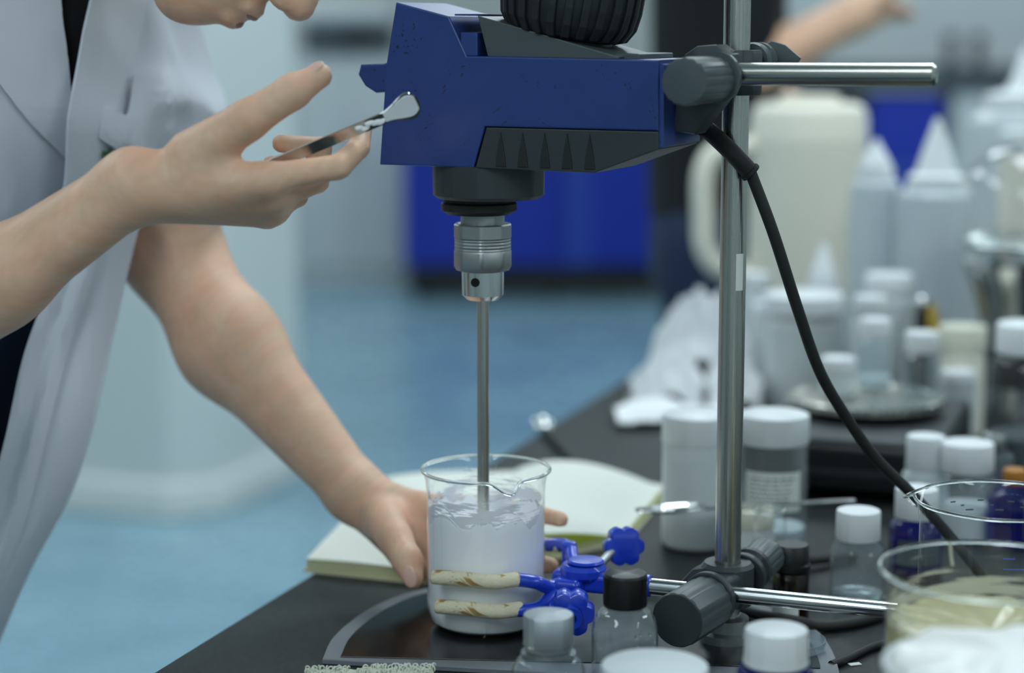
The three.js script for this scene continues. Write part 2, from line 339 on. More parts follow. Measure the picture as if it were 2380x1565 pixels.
// ---------------------------------------------------------------- stirrer stand: base plate and pole
const POLE = [0.162, -1.442];
const PLATE_T = 0.005;
{
  const t = thing('stirrer_stand', 'steel pole stand on a black base plate with grey border', 'stand', [0, BENCH, 0]);
  const outer = new THREE.CatmullRomCurve3([[-0.139, -1.396], [-0.1366, -1.442], [-0.127, -1.4853], [-0.110, -1.531], [-0.0817, -1.572], [-0.03, -1.600], [0.06, -1.604], [0.15, -1.575], [0.205, -1.53], [0.232, -1.475], [0.238, -1.42], [0.232, -1.33]].map(p => V(p[0], 0, p[1]))).getPoints(70).map(p => [p.x, p.z]);
  const cx = 0.05, cz = -1.45;
  const shrink = e => outer.map(([x, z]) => { const dx = x - cx, dz = z - cz, L = Math.hypot(dx, dz); return [x - dx / L * e, Math.min(z - dz / L * e, -1.36 - e)]; });
  const flat = (poly, h, y0, b) => extrude(poly.map(p => [p[0], -p[1]]), h, b).rotateX(-Math.PI / 2).translate(0, y0, 0);
  part('base_border', flat(outer, PLATE_T - 0.0008, 0, 0.0008), M.matGrey, t);
  part('base_top', flat(shrink(0.0135), 0.001, PLATE_T - 0.001, 0.0002), M.matBlack, t);
  part('pole', rod([POLE[0], PLATE_T, POLE[1]], [POLE[0], 0.72, POLE[1]], 0.0097, 0.0097, 48, 0.001), M.steel, t);
  part('foot_collar', lathe([[0, 0], [0.021, 0], [0.021, 0.006], [0.0165, 0.008], [0.0165, 0.017], [0.0125, 0.019], [0.0097, 0.019]], 40).translate(POLE[0], PLATE_T, POLE[1]), M.steelDull, t);
  part('price_sticker', new THREE.CylinderGeometry(0.00985, 0.00985, 0.027, 12, 1, true, 0.12, 0.62).translate(POLE[0], 0.285, POLE[1]), M.labelPaper, t, 'torn paper sticker');
}
// ---------------------------------------------------------------- overhead stirrer
const MIX = [-0.022, -1.478], MROT = -24 * D, ROD_Y = 1.2793;
{
  const t = thing('overhead_stirrer', 'blue overhead stirrer with black knob and steel chuck', 'stirrer', [MIX[0], 0, MIX[1]], MROT);
  const z = 0.042;
  const xl = -0.0645;
  // housing profile (side view), blue shell with the top notch
  const shell = [[xl, 1.2111], [-0.0583, 1.2846], [-0.0497, 1.3297], [-0.007, 1.3194], [0.0072, 1.2913], [0.1534, 1.2893], [0.1538, 1.2407], [0.0212, 1.2409], [0.0121, 1.2111]];
  const bodyGeo = toCreasedNormals(extrude(shell, 2 * z, 0.0012, -z), 0.25);
  const body = part('housing', bodyGeo, M.blue, t);
  const dark = [[0.0133, 1.2109], [0.0222, 1.2404], [0.1537, 1.2401], [0.1539, 1.2277], [0.1059, 1.2100]];
  const dp = part('lower_shell', toCreasedNormals(extrude(dark, 2 * z - 0.0012, 0.0009, -z + 0.0006), 0.25), M.darkPlastic, t);
  for (let k = 0; k < 5; k++) { // moulded flutes, pointed at the top
    const x = 0.034 + k * 0.0172;
    const g = extrude([[x - 0.0042, 1.2125], [x - 0.0026, 1.2250], [x - 0.0002, 1.2372], [x + 0.0022, 1.2250], [x + 0.0040, 1.2125]], 0.0022, 0.0004, z - 0.0018);
    part('flute', g, M.blackRib, dp);
  }
  // rear end: recessed blue-grey end face
  part('rear_cap', extrude([[-z + 0.002, 1.229], [z - 0.002, 1.229], [z - 0.002, 1.2865], [-z + 0.002, 1.2865]], 0.004, 0.0008).rotateY(Math.PI / 2).translate(0.1528, 0, 0), M.blue, t);
  // sloped grey cover with tab
  const cover = [[0.0148, 1.3200], [0.0229, 1.2905], [0.1227, 1.2893], [0.1235, 1.2912]];
  const cv = part('sloped_cover', toCreasedNormals(extrude(cover, 2 * z - 0.004, 0.0008, -z + 0.002), 0.25), M.greyPlastic, t);
  part('cover_lip', box(0.018, 0.0042, 2 * z - 0.012, 0.1255, 1.2912, -0.006, 0.001), M.greyPlastic, cv);
  part('blue_tab', box(0.0135, 0.017, 2 * z - 0.001, 0.0085, 1.2995, 0, 0.0012), M.blue, cv);
  part('cover_edge', box(0.020, 0.0012, 2 * z - 0.006, 0.006, 1.3205, 0, 0.0004), M.blue, cv);
  // front control button
  part('front_button', toCreasedNormals(extrude([[-0.0600, 1.2885], [-0.072, 1.2845], [-0.0905, 1.2840], [-0.0928, 1.2765], [-0.087, 1.2680], [-0.078, 1.2630], [-0.0625, 1.2645]], 0.034, 0.002, -0.012), 0.25), M.blue, t);
  part('nose_pin', lathe([[0, 0], [0.0012, 0.001], [0.0012, 0.004], [0, 0.004]], 12).rotateZ(Math.PI / 2).translate(-0.0605, 1.2212, z - 0.004), M.black, t);
  // ribbed black dome knob on the sloped cover
  {
    const kb = new THREE.Group(); const N = 26, prof = [[0.0, 0], [0.036, 0], [0.0445, 0.004], [0.0495, 0.012], [0.0515, 0.024], [0.052, 0.05], [0.049, 0.058], [0.042, 0.062], [0, 0.063]];
    const core = lathe(prof.map(p => [Math.max(0, p[0] - 0.0022), p[1]]), 72);
    const knob = part('ribbed_knob', core, M.blackRib, t);
    const rb = [];
    const rib = extrude([[0.037, 0.0005], [0.0445, 0.003], [0.0500, 0.012], [0.0520, 0.024], [0.0525, 0.05], [0.049, 0.057], [0.040, 0.05]], 0.0062, 0.0012, -0.0031);
    for (let k = 0; k < N; k++) part('rib', rib.clone().rotateY(k / N * 2 * Math.PI), M.blackRib, knob);
    part('neck', lathe([[0, -0.012], [0.034, -0.012], [0.034, 0.001], [0, 0.001]], 40), M.black, knob);
    knob.position.set(0.0670, 1.3045, 0); knob.rotation.z = -9.5 * D;
  }
  // spindle housing, collar, chuck
  part('spindle_housing', lathe([[0, 1.186], [0.0385, 1.186], [0.0415, 1.1885], [0.0418, 1.2115], [0, 1.2115]], 64).translate(0.005, 0, 0), M.darkPlastic, t);
  part('seal_ring', lathe([[0, 1.1735], [0.024, 1.1735], [0.0285, 1.1765], [0.0285, 1.1815], [0.0265, 1.183], [0.0265, 1.187], [0, 1.187]], 56).translate(-0.003, 0, 0), M.rubberBlack, t);
  part('spindle', lathe([[0, 1.165], [0.0165, 1.165], [0.0165, 1.174], [0, 1.174]], 48), M.steelDull, t);
  const ch = part('chuck', lathe([[0, 1.1655], [0.0185, 1.1655], [0.0205, 1.1665], [0.0215, 1.1655], [0.0215, 1.1562], [0.0208, 1.1552], [0.0208, 1.1468], [0.0216, 1.1455], [0.0216, 1.1345], [0.0200, 1.1315], [0.0160, 1.1305], [0, 1.1305]], 64), M.steelDull, t);
  part('knurled_sleeve', lathe([[0.0209, 1.1466], [0.0213, 1.1472], [0.0209, 1.1484], [0.0213, 1.1496], [0.0209, 1.1508], [0.0213, 1.1520], [0.0209, 1.1532], [0.0213, 1.1544], [0.0209, 1.1550]], 64), M.steelDull, ch);
  part('jaw', lathe([[0, 1.1090], [0.0118, 1.1090], [0.0155, 1.1125], [0.0158, 1.1310], [0, 1.1310]], 48), M.steelBright, ch);
  part('key_hole', new THREE.CylinderGeometry(0.0034, 0.0034, 0.0012, 20).rotateX(Math.PI / 2).rotateY(8 * D).translate(0.001, 1.1235, 0.0153), M.hole, ch);
  const sh = part('stirring_shaft', rod([0, 1.112, 0], [0, 0.875, 0], 0.0045, 0.0045, 32, 0.0005), M.steel, t);
  part('impeller', [box(0.05, 0.008, 0.0015, 0, 0.876, 0), box(0.0015, 0.008, 0.05, 0, 0.876, 0)], M.steelDull, sh);
  // support rod through the upper boss head
  part('support_rod', rod([0.150, ROD_Y - 0.0005, 0], [0.3365, ROD_Y + 0.0009, 0], 0.0079, 0.0079, 48, 0.0020), M.steel, t);
  // power cable (points in the world, brought into the stirrer's frame)
  const toL = p => { const d = V(p[0] - MIX[0], p[1], p[2] - MIX[1]).applyAxisAngle(V(0, 1, 0), -MROT); return [d.x, d.y, d.z]; };
  const cab = [[0.171, 1.210, -1.425], [0.188, 1.167, -1.425], [0.209, 1.109, -1.438], [0.230, 1.057, -1.455], [0.253, 1.020, -1.472], [0.279, 0.985, -1.487], [0.311, 0.953, -1.495], [0.345, 0.915, -1.500], [0.372, 0.880, -1.505], [0.378, 0.859, -1.525], [0.350, 0.8546, -1.535], [0.318, 0.8546, -1.520], [0.293, 0.8546, -1.505], [0.262, 0.8546, -1.482], [0.236, 0.8552, -1.473], [0.22, 0.8598, -1.470], [0.19, 0.8598, -1.49], [0.15, 0.8598, -1.56], [0.2, 0.8600, -1.62], [0.3, 0.8546, -1.68]].map(toL);
  part('power_cable', tube(cab, 0.0043, 260, 14), M.rubberBlack, t);
  const sr = [[0.125, 1.2475, -1.466], [0.141, 1.2385, -1.440], [0.157, 1.2235, -1.4235], [0.1715, 1.2085, -1.4245]].map(toL);
  const sro = part('strain_relief', tube(sr, 0.0066, 40, 16), M.rubberBlack, t);
  const e0 = sr[3], e1 = sr[2]; const dir = V(e0[0] - e1[0], e0[1] - e1[1], e0[2] - e1[2]).normalize();
  part('relief_collar', rod([e0[0] - dir.x * 0.002, e0[1] - dir.y * 0.002, e0[2] - dir.z * 0.002], [e0[0] + dir.x * 0.0015, e0[1] + dir.y * 0.0015, e0[2] + dir.z * 0.0015], 0.0078, 0.0078, 20, 0.0006), M.rubberBlack, sro);
}
// ---------------------------------------------------------------- boss heads
function fluted(len, r, n = 18) { // knob along +z from 0 to len
  const s = new THREE.Shape(); const K = n * 8;
  for (let i = 0; i <= K; i++) { const a = i / K * 2 * Math.PI, q = r * (1 - 0.035 * Math.pow(0.5 - 0.5 * Math.cos(a * n), 2)); i ? s.lineTo(q * Math.cos(a), q * Math.sin(a)) : s.moveTo(q, 0); }
  return toCreasedNormals(new THREE.ExtrudeGeometry(s, { depth: len - 0.002, bevelEnabled: true, bevelSize: 0.001, bevelThickness: 0.001, bevelSegments: 3, bevelOffset: -0.001 }).translate(0, 0, 0.001), 0.7);
}
{
  // upper: sits in the stirrer's frame, origin at the pole
  const t = thing('boss_head', 'dark grey boss head holding the upper horizontal rod on the pole', 'clamp', [POLE[0], ROD_Y, POLE[1]], MROT);
  const body = [];
  body.push(lathe([[0.0100, -0.016], [0.0175, -0.016], [0.0185, -0.014], [0.0185, 0.014], [0.0175, 0.016], [0.0100, 0.016]], 48));
  part('pole_collar', body, M.darkPlastic, t);
  part('rod_jaw', toCreasedNormals(extrude([[-0.019, 0.0135], [-0.010, 0.0195], [0.004, 0.0205], [0.0135, 0.0135], [0.0150, 0.0], [0.0115, -0.014], [-0.0110, -0.042], [-0.028, -0.040], [-0.0245, -0.018]], 0.026, 0.002, 0.034), 0.5), M.darkPlastic, t);
  part('bridge', box(0.020, 0.017, 0.03, -0.004, 0, 0.022, 0.004), M.darkPlastic, t);
  part('rod_ring', lathe([[0.0080, -0.004], [0.0160, -0.004], [0.0166, -0.003], [0.0166, 0.003], [0.0160, 0.004], [0.0080, 0.004]], 40).rotateZ(Math.PI / 2).translate(0.008, 0, 0.042), M.darkPlastic, t);
  const k = part('clamp_knob', fluted(0.062, 0.0162, 16).translate(0.0025, -0.0035, 0.060), M.greyPlastic, t);
  part('knob_collar', lathe([[0, 0], [0.0182, 0], [0.0190, 0.001], [0.0190, 0.006], [0.0182, 0.007], [0, 0.007]], 48).rotateX(Math.PI / 2).translate(0.0025, -0.002, 0.0535), M.greyPlastic, k);
  // rear wing screw clamping the pole
  const w = part('wing_screw', lathe([[0, 0], [0.0125, 0], [0.0135, 0.002], [0.0135, 0.008], [0.011, 0.010], [0.011, 0.014], [0.0135, 0.016], [0.0135, 0.022], [0.006, 0.026], [0, 0.026]], 36).rotateX(-Math.PI / 2).translate(0.006, 0.008, -0.016), M.greyPlastic, t);
  part('wing', toCreasedNormals(extrude([[-0.010, -0.004], [-0.012, 0.005], [0.004, 0.0125], [0.014, 0.0095], [0.026, 0.000], [0.021, -0.0085], [0.010, -0.004]], 0.010, 0.0018, -0.005).rotateY(0.35).translate(0.008, 0.010, -0.046), 0.6), M.greyPlastic, w);
}
{
  // lower boss head
  const LR = -30 * D;
  const t = thing('boss_head', 'dark grey boss head low on the pole holding the lower rod', 'clamp', [POLE[0], 0.898, POLE[1]], LR);
  part('pole_collar', lathe([[0.0100, -0.015], [0.0185, -0.015], [0.0198, -0.013], [0.0198, 0.014], [0.0175, 0.017], [0.0100, 0.017]], 48), M.darkPlastic, t);
  part('jaw_block', toCreasedNormals(extrude([[-0.030, -0.012], [-0.034, -0.002], [-0.022, 0.012], [-0.004, 0.016], [0.014, 0.014], [0.016, -0.010], [0.008, -0.016]], 0.024, 0.002, -0.008), 0.5), M.darkPlastic, t);
  part('rod_jaw', box(0.028, 0.028, 0.026, 0.002, -0.001, 0.022, 0.005), M.darkPlastic, t);
  const k = part('clamp_knob', fluted(0.052, 0.0200, 14).translate(0.002, -0.004, 0.040), M.greyPlastic, t);
  part('knob_cap', lathe([[0, 0], [0.0188, 0], [0.0194, -0.0006], [0.0194, -0.002], [0, -0.002]], 48).rotateX(Math.PI / 2).translate(0.002, -0.004, 0.0930), M.darkPlastic, k);
  part('knob_collar', lathe([[0, 0], [0.0195, 0], [0.0205, 0.001], [0.0205, 0.006], [0.0195, 0.007], [0, 0.007]], 48).rotateX(Math.PI / 2).translate(0.002, -0.002, 0.0345), M.darkPlastic, k);
  const r = part('rear_knob', fluted(0.034, 0.0150, 16).rotateX(0.16).translate(0.005, 0.008, -0.064), M.greyPlastic, t);
  part('rear_collar', lathe([[0, 0], [0.0165, 0], [0.0172, 0.001], [0.0172, 0.005], [0.0135, 0.007], [0.0135, 0.011], [0.0165, 0.013], [0.0165, 0.017], [0, 0.017]], 40).rotateX(-Math.PI / 2 + 0.16).translate(0.006, 0.003, -0.016), M.darkPlastic, r);
}
// ---------------------------------------------------------------- beaker clamp on the lower rod (frame: pole, 19 degrees)
const BK = [-0.02, -1.48], BKR = 0.0455;
{
  const t = thing('beaker_clamp', 'blue cast clamp with white rubber sleeved prongs around the beaker', 'clamp', [POLE[0], 0, POLE[1]], -19 * D);
  const rn = 0.0275, ry = 0.8985;
  part('clamp_rod', rod([-0.092, ry, rn], [0.132, ry - 0.001, rn], 0.0062, 0.0062, 36, 0.001), M.steelBright, t);
  // body
  const body = part('clamp_body', [box(0.060, 0.016, 0.020, -0.098, ry, rn, 0.005), lathe([[0, -0.004], [0.0150, -0.004], [0.0175, -0.001], [0.0175, 0.004], [0.0150, 0.007], [0, 0.008]], 40).translate(-0.105, ry + 0.006, rn), rod([-0.075, ry, rn], [-0.052, ry, rn], 0.0095, 0.0085, 28, 0.001)], M.castBlue, t);
  part('pivot_cap', lathe([[0, 0.0], [0.0135, 0.0], [0.0140, 0.001], [0.0125, 0.0025], [0, 0.0032]], 40).translate(-0.103, ry + 0.0138, rn), M.castBlue, body);
  // front fork: two arms to two sleeves; centre of beaker at (-0.1845, n 0.0233)
  const fz = 0.0233 + BKR + 0.0068;
  const up = 0.9055, lo = 0.8830;
  const fork = part('front_fork', [
    tube([[-0.118, ry, rn + 0.014], [-0.125, 0.897, 0.050], [-0.131, 0.9035, 0.062], [-0.142, up, 0.0665], [-0.150, up, 0.0690]], 0.0052, 40, 12),
    tube([[-0.118, ry, rn + 0.014], [-0.123, 0.890, 0.052], [-0.129, 0.8845, 0.063], [-0.138, lo, 0.0675], [-0.147, lo, 0.0700]], 0.0052, 40, 12),
    box(0.022, 0.014, 0.03, -0.112, ry - 0.002, 0.036, 0.005)], M.castBlue, t);
  const sleeve = (pts) => tube(pts, 0.0056, 40, 20);
  const capEnd = (p, q) => rod(p, [p[0] + (p[0] - q[0]) * 0.03, p[1], p[2] + (p[2] - q[2]) * 0.03], 0.0056, 0.0053, 20);
  for (const [y, dx] of [[up, 0], [lo, 0.003]]) {
    const pts = [[-0.1435 + dx, y + 0.0006, 0.0668], [-0.160 + dx, y - 0.0003, fz + 0.0012], [-0.180 + dx, y, fz + 0.0022], [-0.2065 + dx, y - 0.0004, fz + 0.0022]];
    const s = part('rubber_sleeve', [sleeve(pts), capEnd(pts[0], pts[1]), capEnd(pts[3], pts[2])], M.sleeve, t, 'stained cream rubber sleeve');
  }
  // rear arm
  const bz = 0.0233 - BKR - 0.0068;
  part('rear_arm', [tube([[-0.112, ry + 0.002, rn - 0.012], [-0.121, 0.906, 0.003], [-0.128, 0.911, -0.012], [-0.139, 0.911, -0.021], [-0.150, 0.908, -0.027]], 0.0054, 40, 12), box(0.011, 0.020, 0.009, -0.128, 0.907, -0.011, 0.003)], M.castBlue, t);
  const rs = [[-0.1375, 0.9105, -0.0205], [-0.150, 0.908, bz + 0.0005], [-0.175, 0.905, bz - 0.0010], [-0.200, 0.904, bz - 0.0010]];
  part('rubber_sleeve', [sleeve(rs), capEnd(rs[0], rs[1]), capEnd(rs[3], rs[2])], M.sleeve, t, 'stained cream rubber sleeve behind the beaker');
  // wing nuts: five lobed cast knobs
  const lobed = (r, th) => { const s = new THREE.Shape(); for (let i = 0; i <= 120; i++) { const a = i / 120 * 2 * Math.PI, q = r * (0.86 + 0.10 * Math.cos(6 * a) - 0.03 * Math.cos(12 * a)); i ? s.lineTo(q * Math.cos(a), q * Math.sin(a)) : s.moveTo(q, 0); } return toCreasedNormals(new THREE.ExtrudeGeometry(s, { depth: th, bevelEnabled: true, bevelSize: 0.0016, bevelThickness: 0.0016, bevelSegments: 3 }), 0.8); };
  const w1 = part('wing_nut', lobed(0.0172, 0.011).rotateX(0.12).rotateY(0.25).translate(-0.103, 0.8865, 0.064), M.castBlue, t);
  part('nut_socket', lathe([[0.0045, 0], [0.0075, 0], [0.0085, 0.003], [0.0085, 0.010], [0.0045, 0.010]], 28).rotateX(Math.PI / 2 + 0.12).rotateY(0.25).translate(-0.100, 0.8858, 0.0735), M.castBlue, w1);
  part('screw', rod([-0.106, 0.8885, 0.032], [-0.103, 0.8866, 0.066], 0.0035, 0.0035, 16), M.steelDull, w1);
  const w2 = part('wing_nut', lobed(0.0150, 0.012).rotateX(-0.15).rotateY(0.5).translate(-0.090, 0.9135, -0.026), M.castBlue, t);
  part('screw', rod([-0.100, 0.903, 0.018], [-0.092, 0.914, -0.020], 0.0035, 0.0035, 16), M.steelDull, w2);
}
// ---------------------------------------------------------------- beakers
function beakerGlass(r, h, name, label, pos, spout, opt = {}) {
  const t = thing(name, label, 'beaker', pos, 0);
  const wall = 0.0018, lip = 0.0035;
  const mk = (off, rimOut) => {
    const g = new THREE.LatheGeometry([[0, off], [r * 0.80 - off, off], [r * 0.93 - off, 0.004 + off * 0.6], [r - off, 0.016], [r - off, h * 0.86], [r - off * 0.8 + rimOut * 0.25, h * 0.93], [r - off * 0.5 + rimOut * 0.65, h * 0.972], [r - off * 0.3 + rimOut, h - 0.001]].map(p => new THREE.Vector2(p[0], p[1])), 96);
    const a = g.attributes.position;
    for (let i = 0; i < a.count; i++) { const x = a.getX(i), y = a.getY(i), z = a.getZ(i), an = Math.atan2(z, x); warp(a, i, x, y, z, an); }
    g.computeVertexNormals(); return g;
  };
  const warp = (a, i, x, y, z, an) => {
    let d = an - spout; while (d > Math.PI) d -= 2 * Math.PI; while (d < -Math.PI) d += 2 * Math.PI;
    const q = Math.exp(-d * d / 0.022) * sstep(h * 0.82, h, y); const rr = Math.hypot(x, z);
    if (rr > r * 0.7 && q > 0.001) { const k = (rr + q * (opt.spout ?? 0.011)) / rr; a.setXYZ(i, x * k, y - q * 0.006, z * k); }
  };
  part('glass_wall', mk(0, lip), M.glass, t);
  // rounded solid rim following the spout
  const pts = []; for (let i = 0; i < 96; i++) { const an = i / 96 * 2 * Math.PI; let d = an - spout; while (d > Math.PI) d -= 2 * Math.PI; while (d < -Math.PI) d += 2 * Math.PI; const q = Math.exp(-d * d / 0.022); const rr = r + lip + q * (opt.spout ?? 0.011); pts.push(V(Math.cos(an) * rr, h - 0.001 - q * 0.006, Math.sin(an) * rr)); }
  part('rim', new THREE.TubeGeometry(new THREE.CatmullRomCurve3(pts, true), 200, 0.0013, 10, true), M.glassSolid, t);
  return t;
}
// alpha smear: ragged film of cream clinging to the inside wall
function smearTex(f, cut, s) { return tex(512, 256, (u, v) => { const n = tn(u, v * 0.5, f, s) + 0.55 * tn(u * 1, v, f * 3.1, s + 4) + 0.3 * noise(u * 40, v * 90, s); const k = sstep(cut - 0.10, cut + 0.16, n + (0.50 - v * 1.1)); return gray(255 * k); }); }
const BY = BENCH + PLATE_T;
{
  beakerGlass(BKR, 0.1235, 'beaker', 'clear glass beaker of white cream under the stirring shaft', [BK[0], BY, BK[1]], 72 * D, { spout: 0.013 });
  // cream: a body with a dipped, whirled surface
  const g = new THREE.LatheGeometry([[0, 0.0022], [BKR * 0.80, 0.0022], [BKR * 0.93, 0.0058], [BKR - 0.0011, 0.017], [BKR - 0.0011, 0.0760], [BKR - 0.0011, 0.0840], [BKR - 0.0013, 0.0900], [BKR - 0.0024, 0.0895], [BKR * 0.90, 0.0825], [BKR * 0.75, 0.0770], [BKR * 0.5, 0.0715], [BKR * 0.3, 0.0690], [0.0001, 0.0680]].map(p => new THREE.Vector2(p[0], p[1])), 128);
  const a = g.attributes.position;
  for (let i = 0; i < a.count; i++) { const x = a.getX(i), y = a.getY(i), z = a.getZ(i); if (y > 0.06) { const an = Math.atan2(z, x), rr = Math.hypot(x, z); const up = sstep(0.080, 0.089, y); a.setY(i, y + 0.0028 * Math.sin(an * 3 + rr * 160) * (1 - up) + 0.003 * noise(x * 90, 1, z * 90) + up * (0.010 * noise(Math.cos(an) * 2.2, 4, Math.sin(an) * 2.2) + 0.005 * noise(Math.cos(an) * 7, 6, Math.sin(an) * 7))); } }
  g.computeVertexNormals();
  const t = thing('white_cream', 'white cream filling the beaker under the stirring shaft', 'cream', [BK[0], BY, BK[1]]);
  part('cream_mass', g, M.cream, t);
  const film = new THREE.CylinderGeometry(BKR - 0.0013, BKR - 0.0012, 0.036, 96, 1, true).translate(0, 0.0955, 0);
  part('wall_smears', film, std({ color: 0xe8e8ec, roughness: 0.5, transparent: true, alphaMap: smearTex(9, -0.02, 3), side: THREE.DoubleSide }), t, 'ragged film of cream on the inside of the glass');
  part('cream_ridges', (() => { const gs = []; for (let k = 0; k < 9; k++) { const a0 = 0.6 + k * 0.23 + rnd() * 0.3, y0 = 0.079 + rnd() * 0.016, p = []; for (let i = 0; i <= 6; i++) { const an = a0 + i * 0.10; p.push([Math.cos(an) * (BKR - 0.0022), y0 + 0.0035 * Math.sin(i * 0.7 + k) + i * 0.0012, Math.sin(an) * (BKR - 0.0022)]); } gs.push(tube(p, 0.0007 + rnd() * 0.0006, 24, 6)); } return gs; })(), M.cream, t);
}
{
  // clear beaker at the right, behind
  const p = [0.352, BENCH, -1.388];
  const t = beakerGlass(0.0575, 0.1265, 'beaker', 'empty glass beaker with printed scale behind the gel beaker', p, -150 * D);
  const marks = [], N = 8; for (let k = 0; k < N; k++) marks.push(new THREE.CylinderGeometry(0.0577, 0.0577, 0.0008, 10, 1, true, -0.2 + 0.0, k % 2 ? 0.14 : 0.26).translate(0, 0.045 + k * 0.0075, 0));
  part('scale_marks', marks, M.markBlue, t, 'printed blue graduation lines');
  const dm = []; for (let k = 0; k < 9; k++) { const an = 2.6 + k * 0.13, y = 0.108 + 0.004 * Math.sin(k * 2.1); dm.push(new THREE.CylinderGeometry(0.0573, 0.0573, 0.0011, 4, 1, true, an, 0.05 + 0.03 * (k % 3)).translate(0, y, 0)); }
  part('scale_lettering', dm, M.markDark, t, 'dark printed marks near the rim');
  // water film drops inside
  const drops = []; for (let k = 0; k < 7; k++) { const an = 0.75 + k * 0.09; drops.push(new THREE.SphereGeometry(0.0017, 10, 8).scale(0.8, 1.5 + 0.5 * (k % 2), 0.8).rotateZ(0.5).translate(Math.cos(an) * 0.0565, 0.1045 + 0.002 * Math.sin(k * 3), Math.sin(an) * 0.0565)); }
  part('water_drops', drops, M.glassSolid, t);
}
{
  // beaker of yellowish gel
  const p = [0.2925, BENCH, -1.166], R = 0.0645;
  beakerGlass(R, 0.1365, 'beaker', 'glass beaker of yellowish gel at the right edge', p, -20 * D);
  const t = thing('gel', 'pale yellow translucent gel in the right glass beaker', 'gel', p);
  const g = new THREE.LatheGeometry([[0, 0.0022], [R * 0.8, 0.0022], [R * 0.93, 0.006], [R - 0.0012, 0.017], [R - 0.0012, 0.101], [R * 0.94, 0.1025], [R * 0.8, 0.101], [R * 0.4, 0.099], [0.0001, 0.0985]].map(q => new THREE.Vector2(q[0], q[1])), 96);
  const a = g.attributes.position;
  for (let i = 0; i < a.count; i++) { const x = a.getX(i), y = a.getY(i), z = a.getZ(i); if (y > 0.09) a.setY(i, y + 0.003 * noise(x * 55, 2, z * 55) + 0.0015 * noise(x * 160, 5, z * 160)); }
  g.computeVertexNormals();
  part('gel_mass', g, M.gel, t);
  part('gel_smears', new THREE.CylinderGeometry(R - 0.0014, R - 0.0013, 0.032, 96, 1, true).translate(0, 0.117, 0), std({ color: 0xd8d6c2, roughness: 0.3, transparent: true, opacity: 0.75, alphaMap: smearTex(7, 0.22, 11), side: THREE.DoubleSide }), t, 'streaks of gel drawn up the inside of the glass');
  part('gel_drip', tube([[-0.012, 0.1355, -0.0655], [-0.0115, 0.128, -0.0640], [-0.0105, 0.121, -0.0628]], 0.0011, 16, 8), M.gelSkin, t);
}
{
  // jar of glossy white cream in the right foreground
  const p = [0.2625, BENCH, -1.0120], R = 0.0625;
  const t = thing('cream_jar', 'open plastic jar heaped with glossy white cream, bottom right corner', 'jar', p);
  part('jar_wall', lathe([[0, 0], [R * 0.86, 0], [R * 0.93, 0.006], [R, 0.119], [R + 0.0022, 0.1235], [R + 0.0022, 0.126], [R - 0.0015, 0.1255], [R - 0.003, 0.115], [R * 0.90, 0.008], [0, 0.006]], 80), M.frosted, t);
  const g = new THREE.LatheGeometry([[0, 0.008], [R * 0.86, 0.008], [R - 0.005, 0.112], [R - 0.0025, 0.1250], [R * 0.88, 0.1300], [R * 0.6, 0.1335], [R * 0.3, 0.135], [0.0001, 0.1355]].map(q => new THREE.Vector2(q[0], q[1])), 128);
  const a = g.attributes.position;
  for (let i = 0; i < a.count; i++) { const x = a.getX(i), y = a.getY(i), z = a.getZ(i); if (y > 0.119) { const sw = Math.sin((z * 0.8 + x * 0.35) * 330 + 4 * noise(x * 30, 3, z * 30)); a.setY(i, y + 0.0030 * sw + 0.003 * noise(x * 60, 8, z * 60)); } }
  g.computeVertexNormals();
  part('cream_heap', g, phy({ color: 0xf6f5f1, roughness: 0.38 }), t);
}
// ---------------------------------------------------------------- bottles in the foreground
function ribCap(r, h, n, m, parent, y, label, name = 'cap') {
  const c = part(name, lathe([[0, 0], [r * 0.99, 0], [r, 0.001], [r, h - 0.0016], [r - 0.0005, h - 0.0005], [r - 0.0018, h], [0, h]], 64).translate(0, y, 0), m, parent, label);
  return c;
}
{
  const t = thing('bottle', 'clear plastic bottle with black screw cap in front of clamp', 'bottle', [0.0775, BENCH, -1.312]);
  part('bottle_body', lathe([[0, 0.0006], [0.018, 0.0006], [0.0215, 0.003], [0.0228, 0.008], [0.0228, 0.052], [0.0215, 0.060], [0.0175, 0.0665], [0.0125, 0.0695], [0.0122, 0.080], [0, 0.080]], 64), M.clearPlastic, t);
  part('droplets', (() => { const gs = []; for (let k = 0; k < 16; k++) { const an = 0.4 + rnd() * 2.3, y = 0.012 + rnd() * 0.045; gs.push(new THREE.SphereGeometry(0.0005 + rnd() * 0.0007, 10, 8).scale(1, 1.3, 0.6).rotateY(Math.PI / 2 - an).translate(Math.cos(an) * 0.0223, y, Math.sin(an) * 0.0223)); } return gs; })(), M.glassSolid, t);
  const c = ribCap(0.01485, 0.0235, 60, M.black, t, 0.0700);
  part('cap_ribs', (() => { const gs = []; for (let k = 0; k < 90; k++) gs.push(box(0.0005, 0.0195, 0.0005, 0.01485, 0.0812, 0).rotateY(k * 4 * D)); return gs; })(), M.black, c);
}
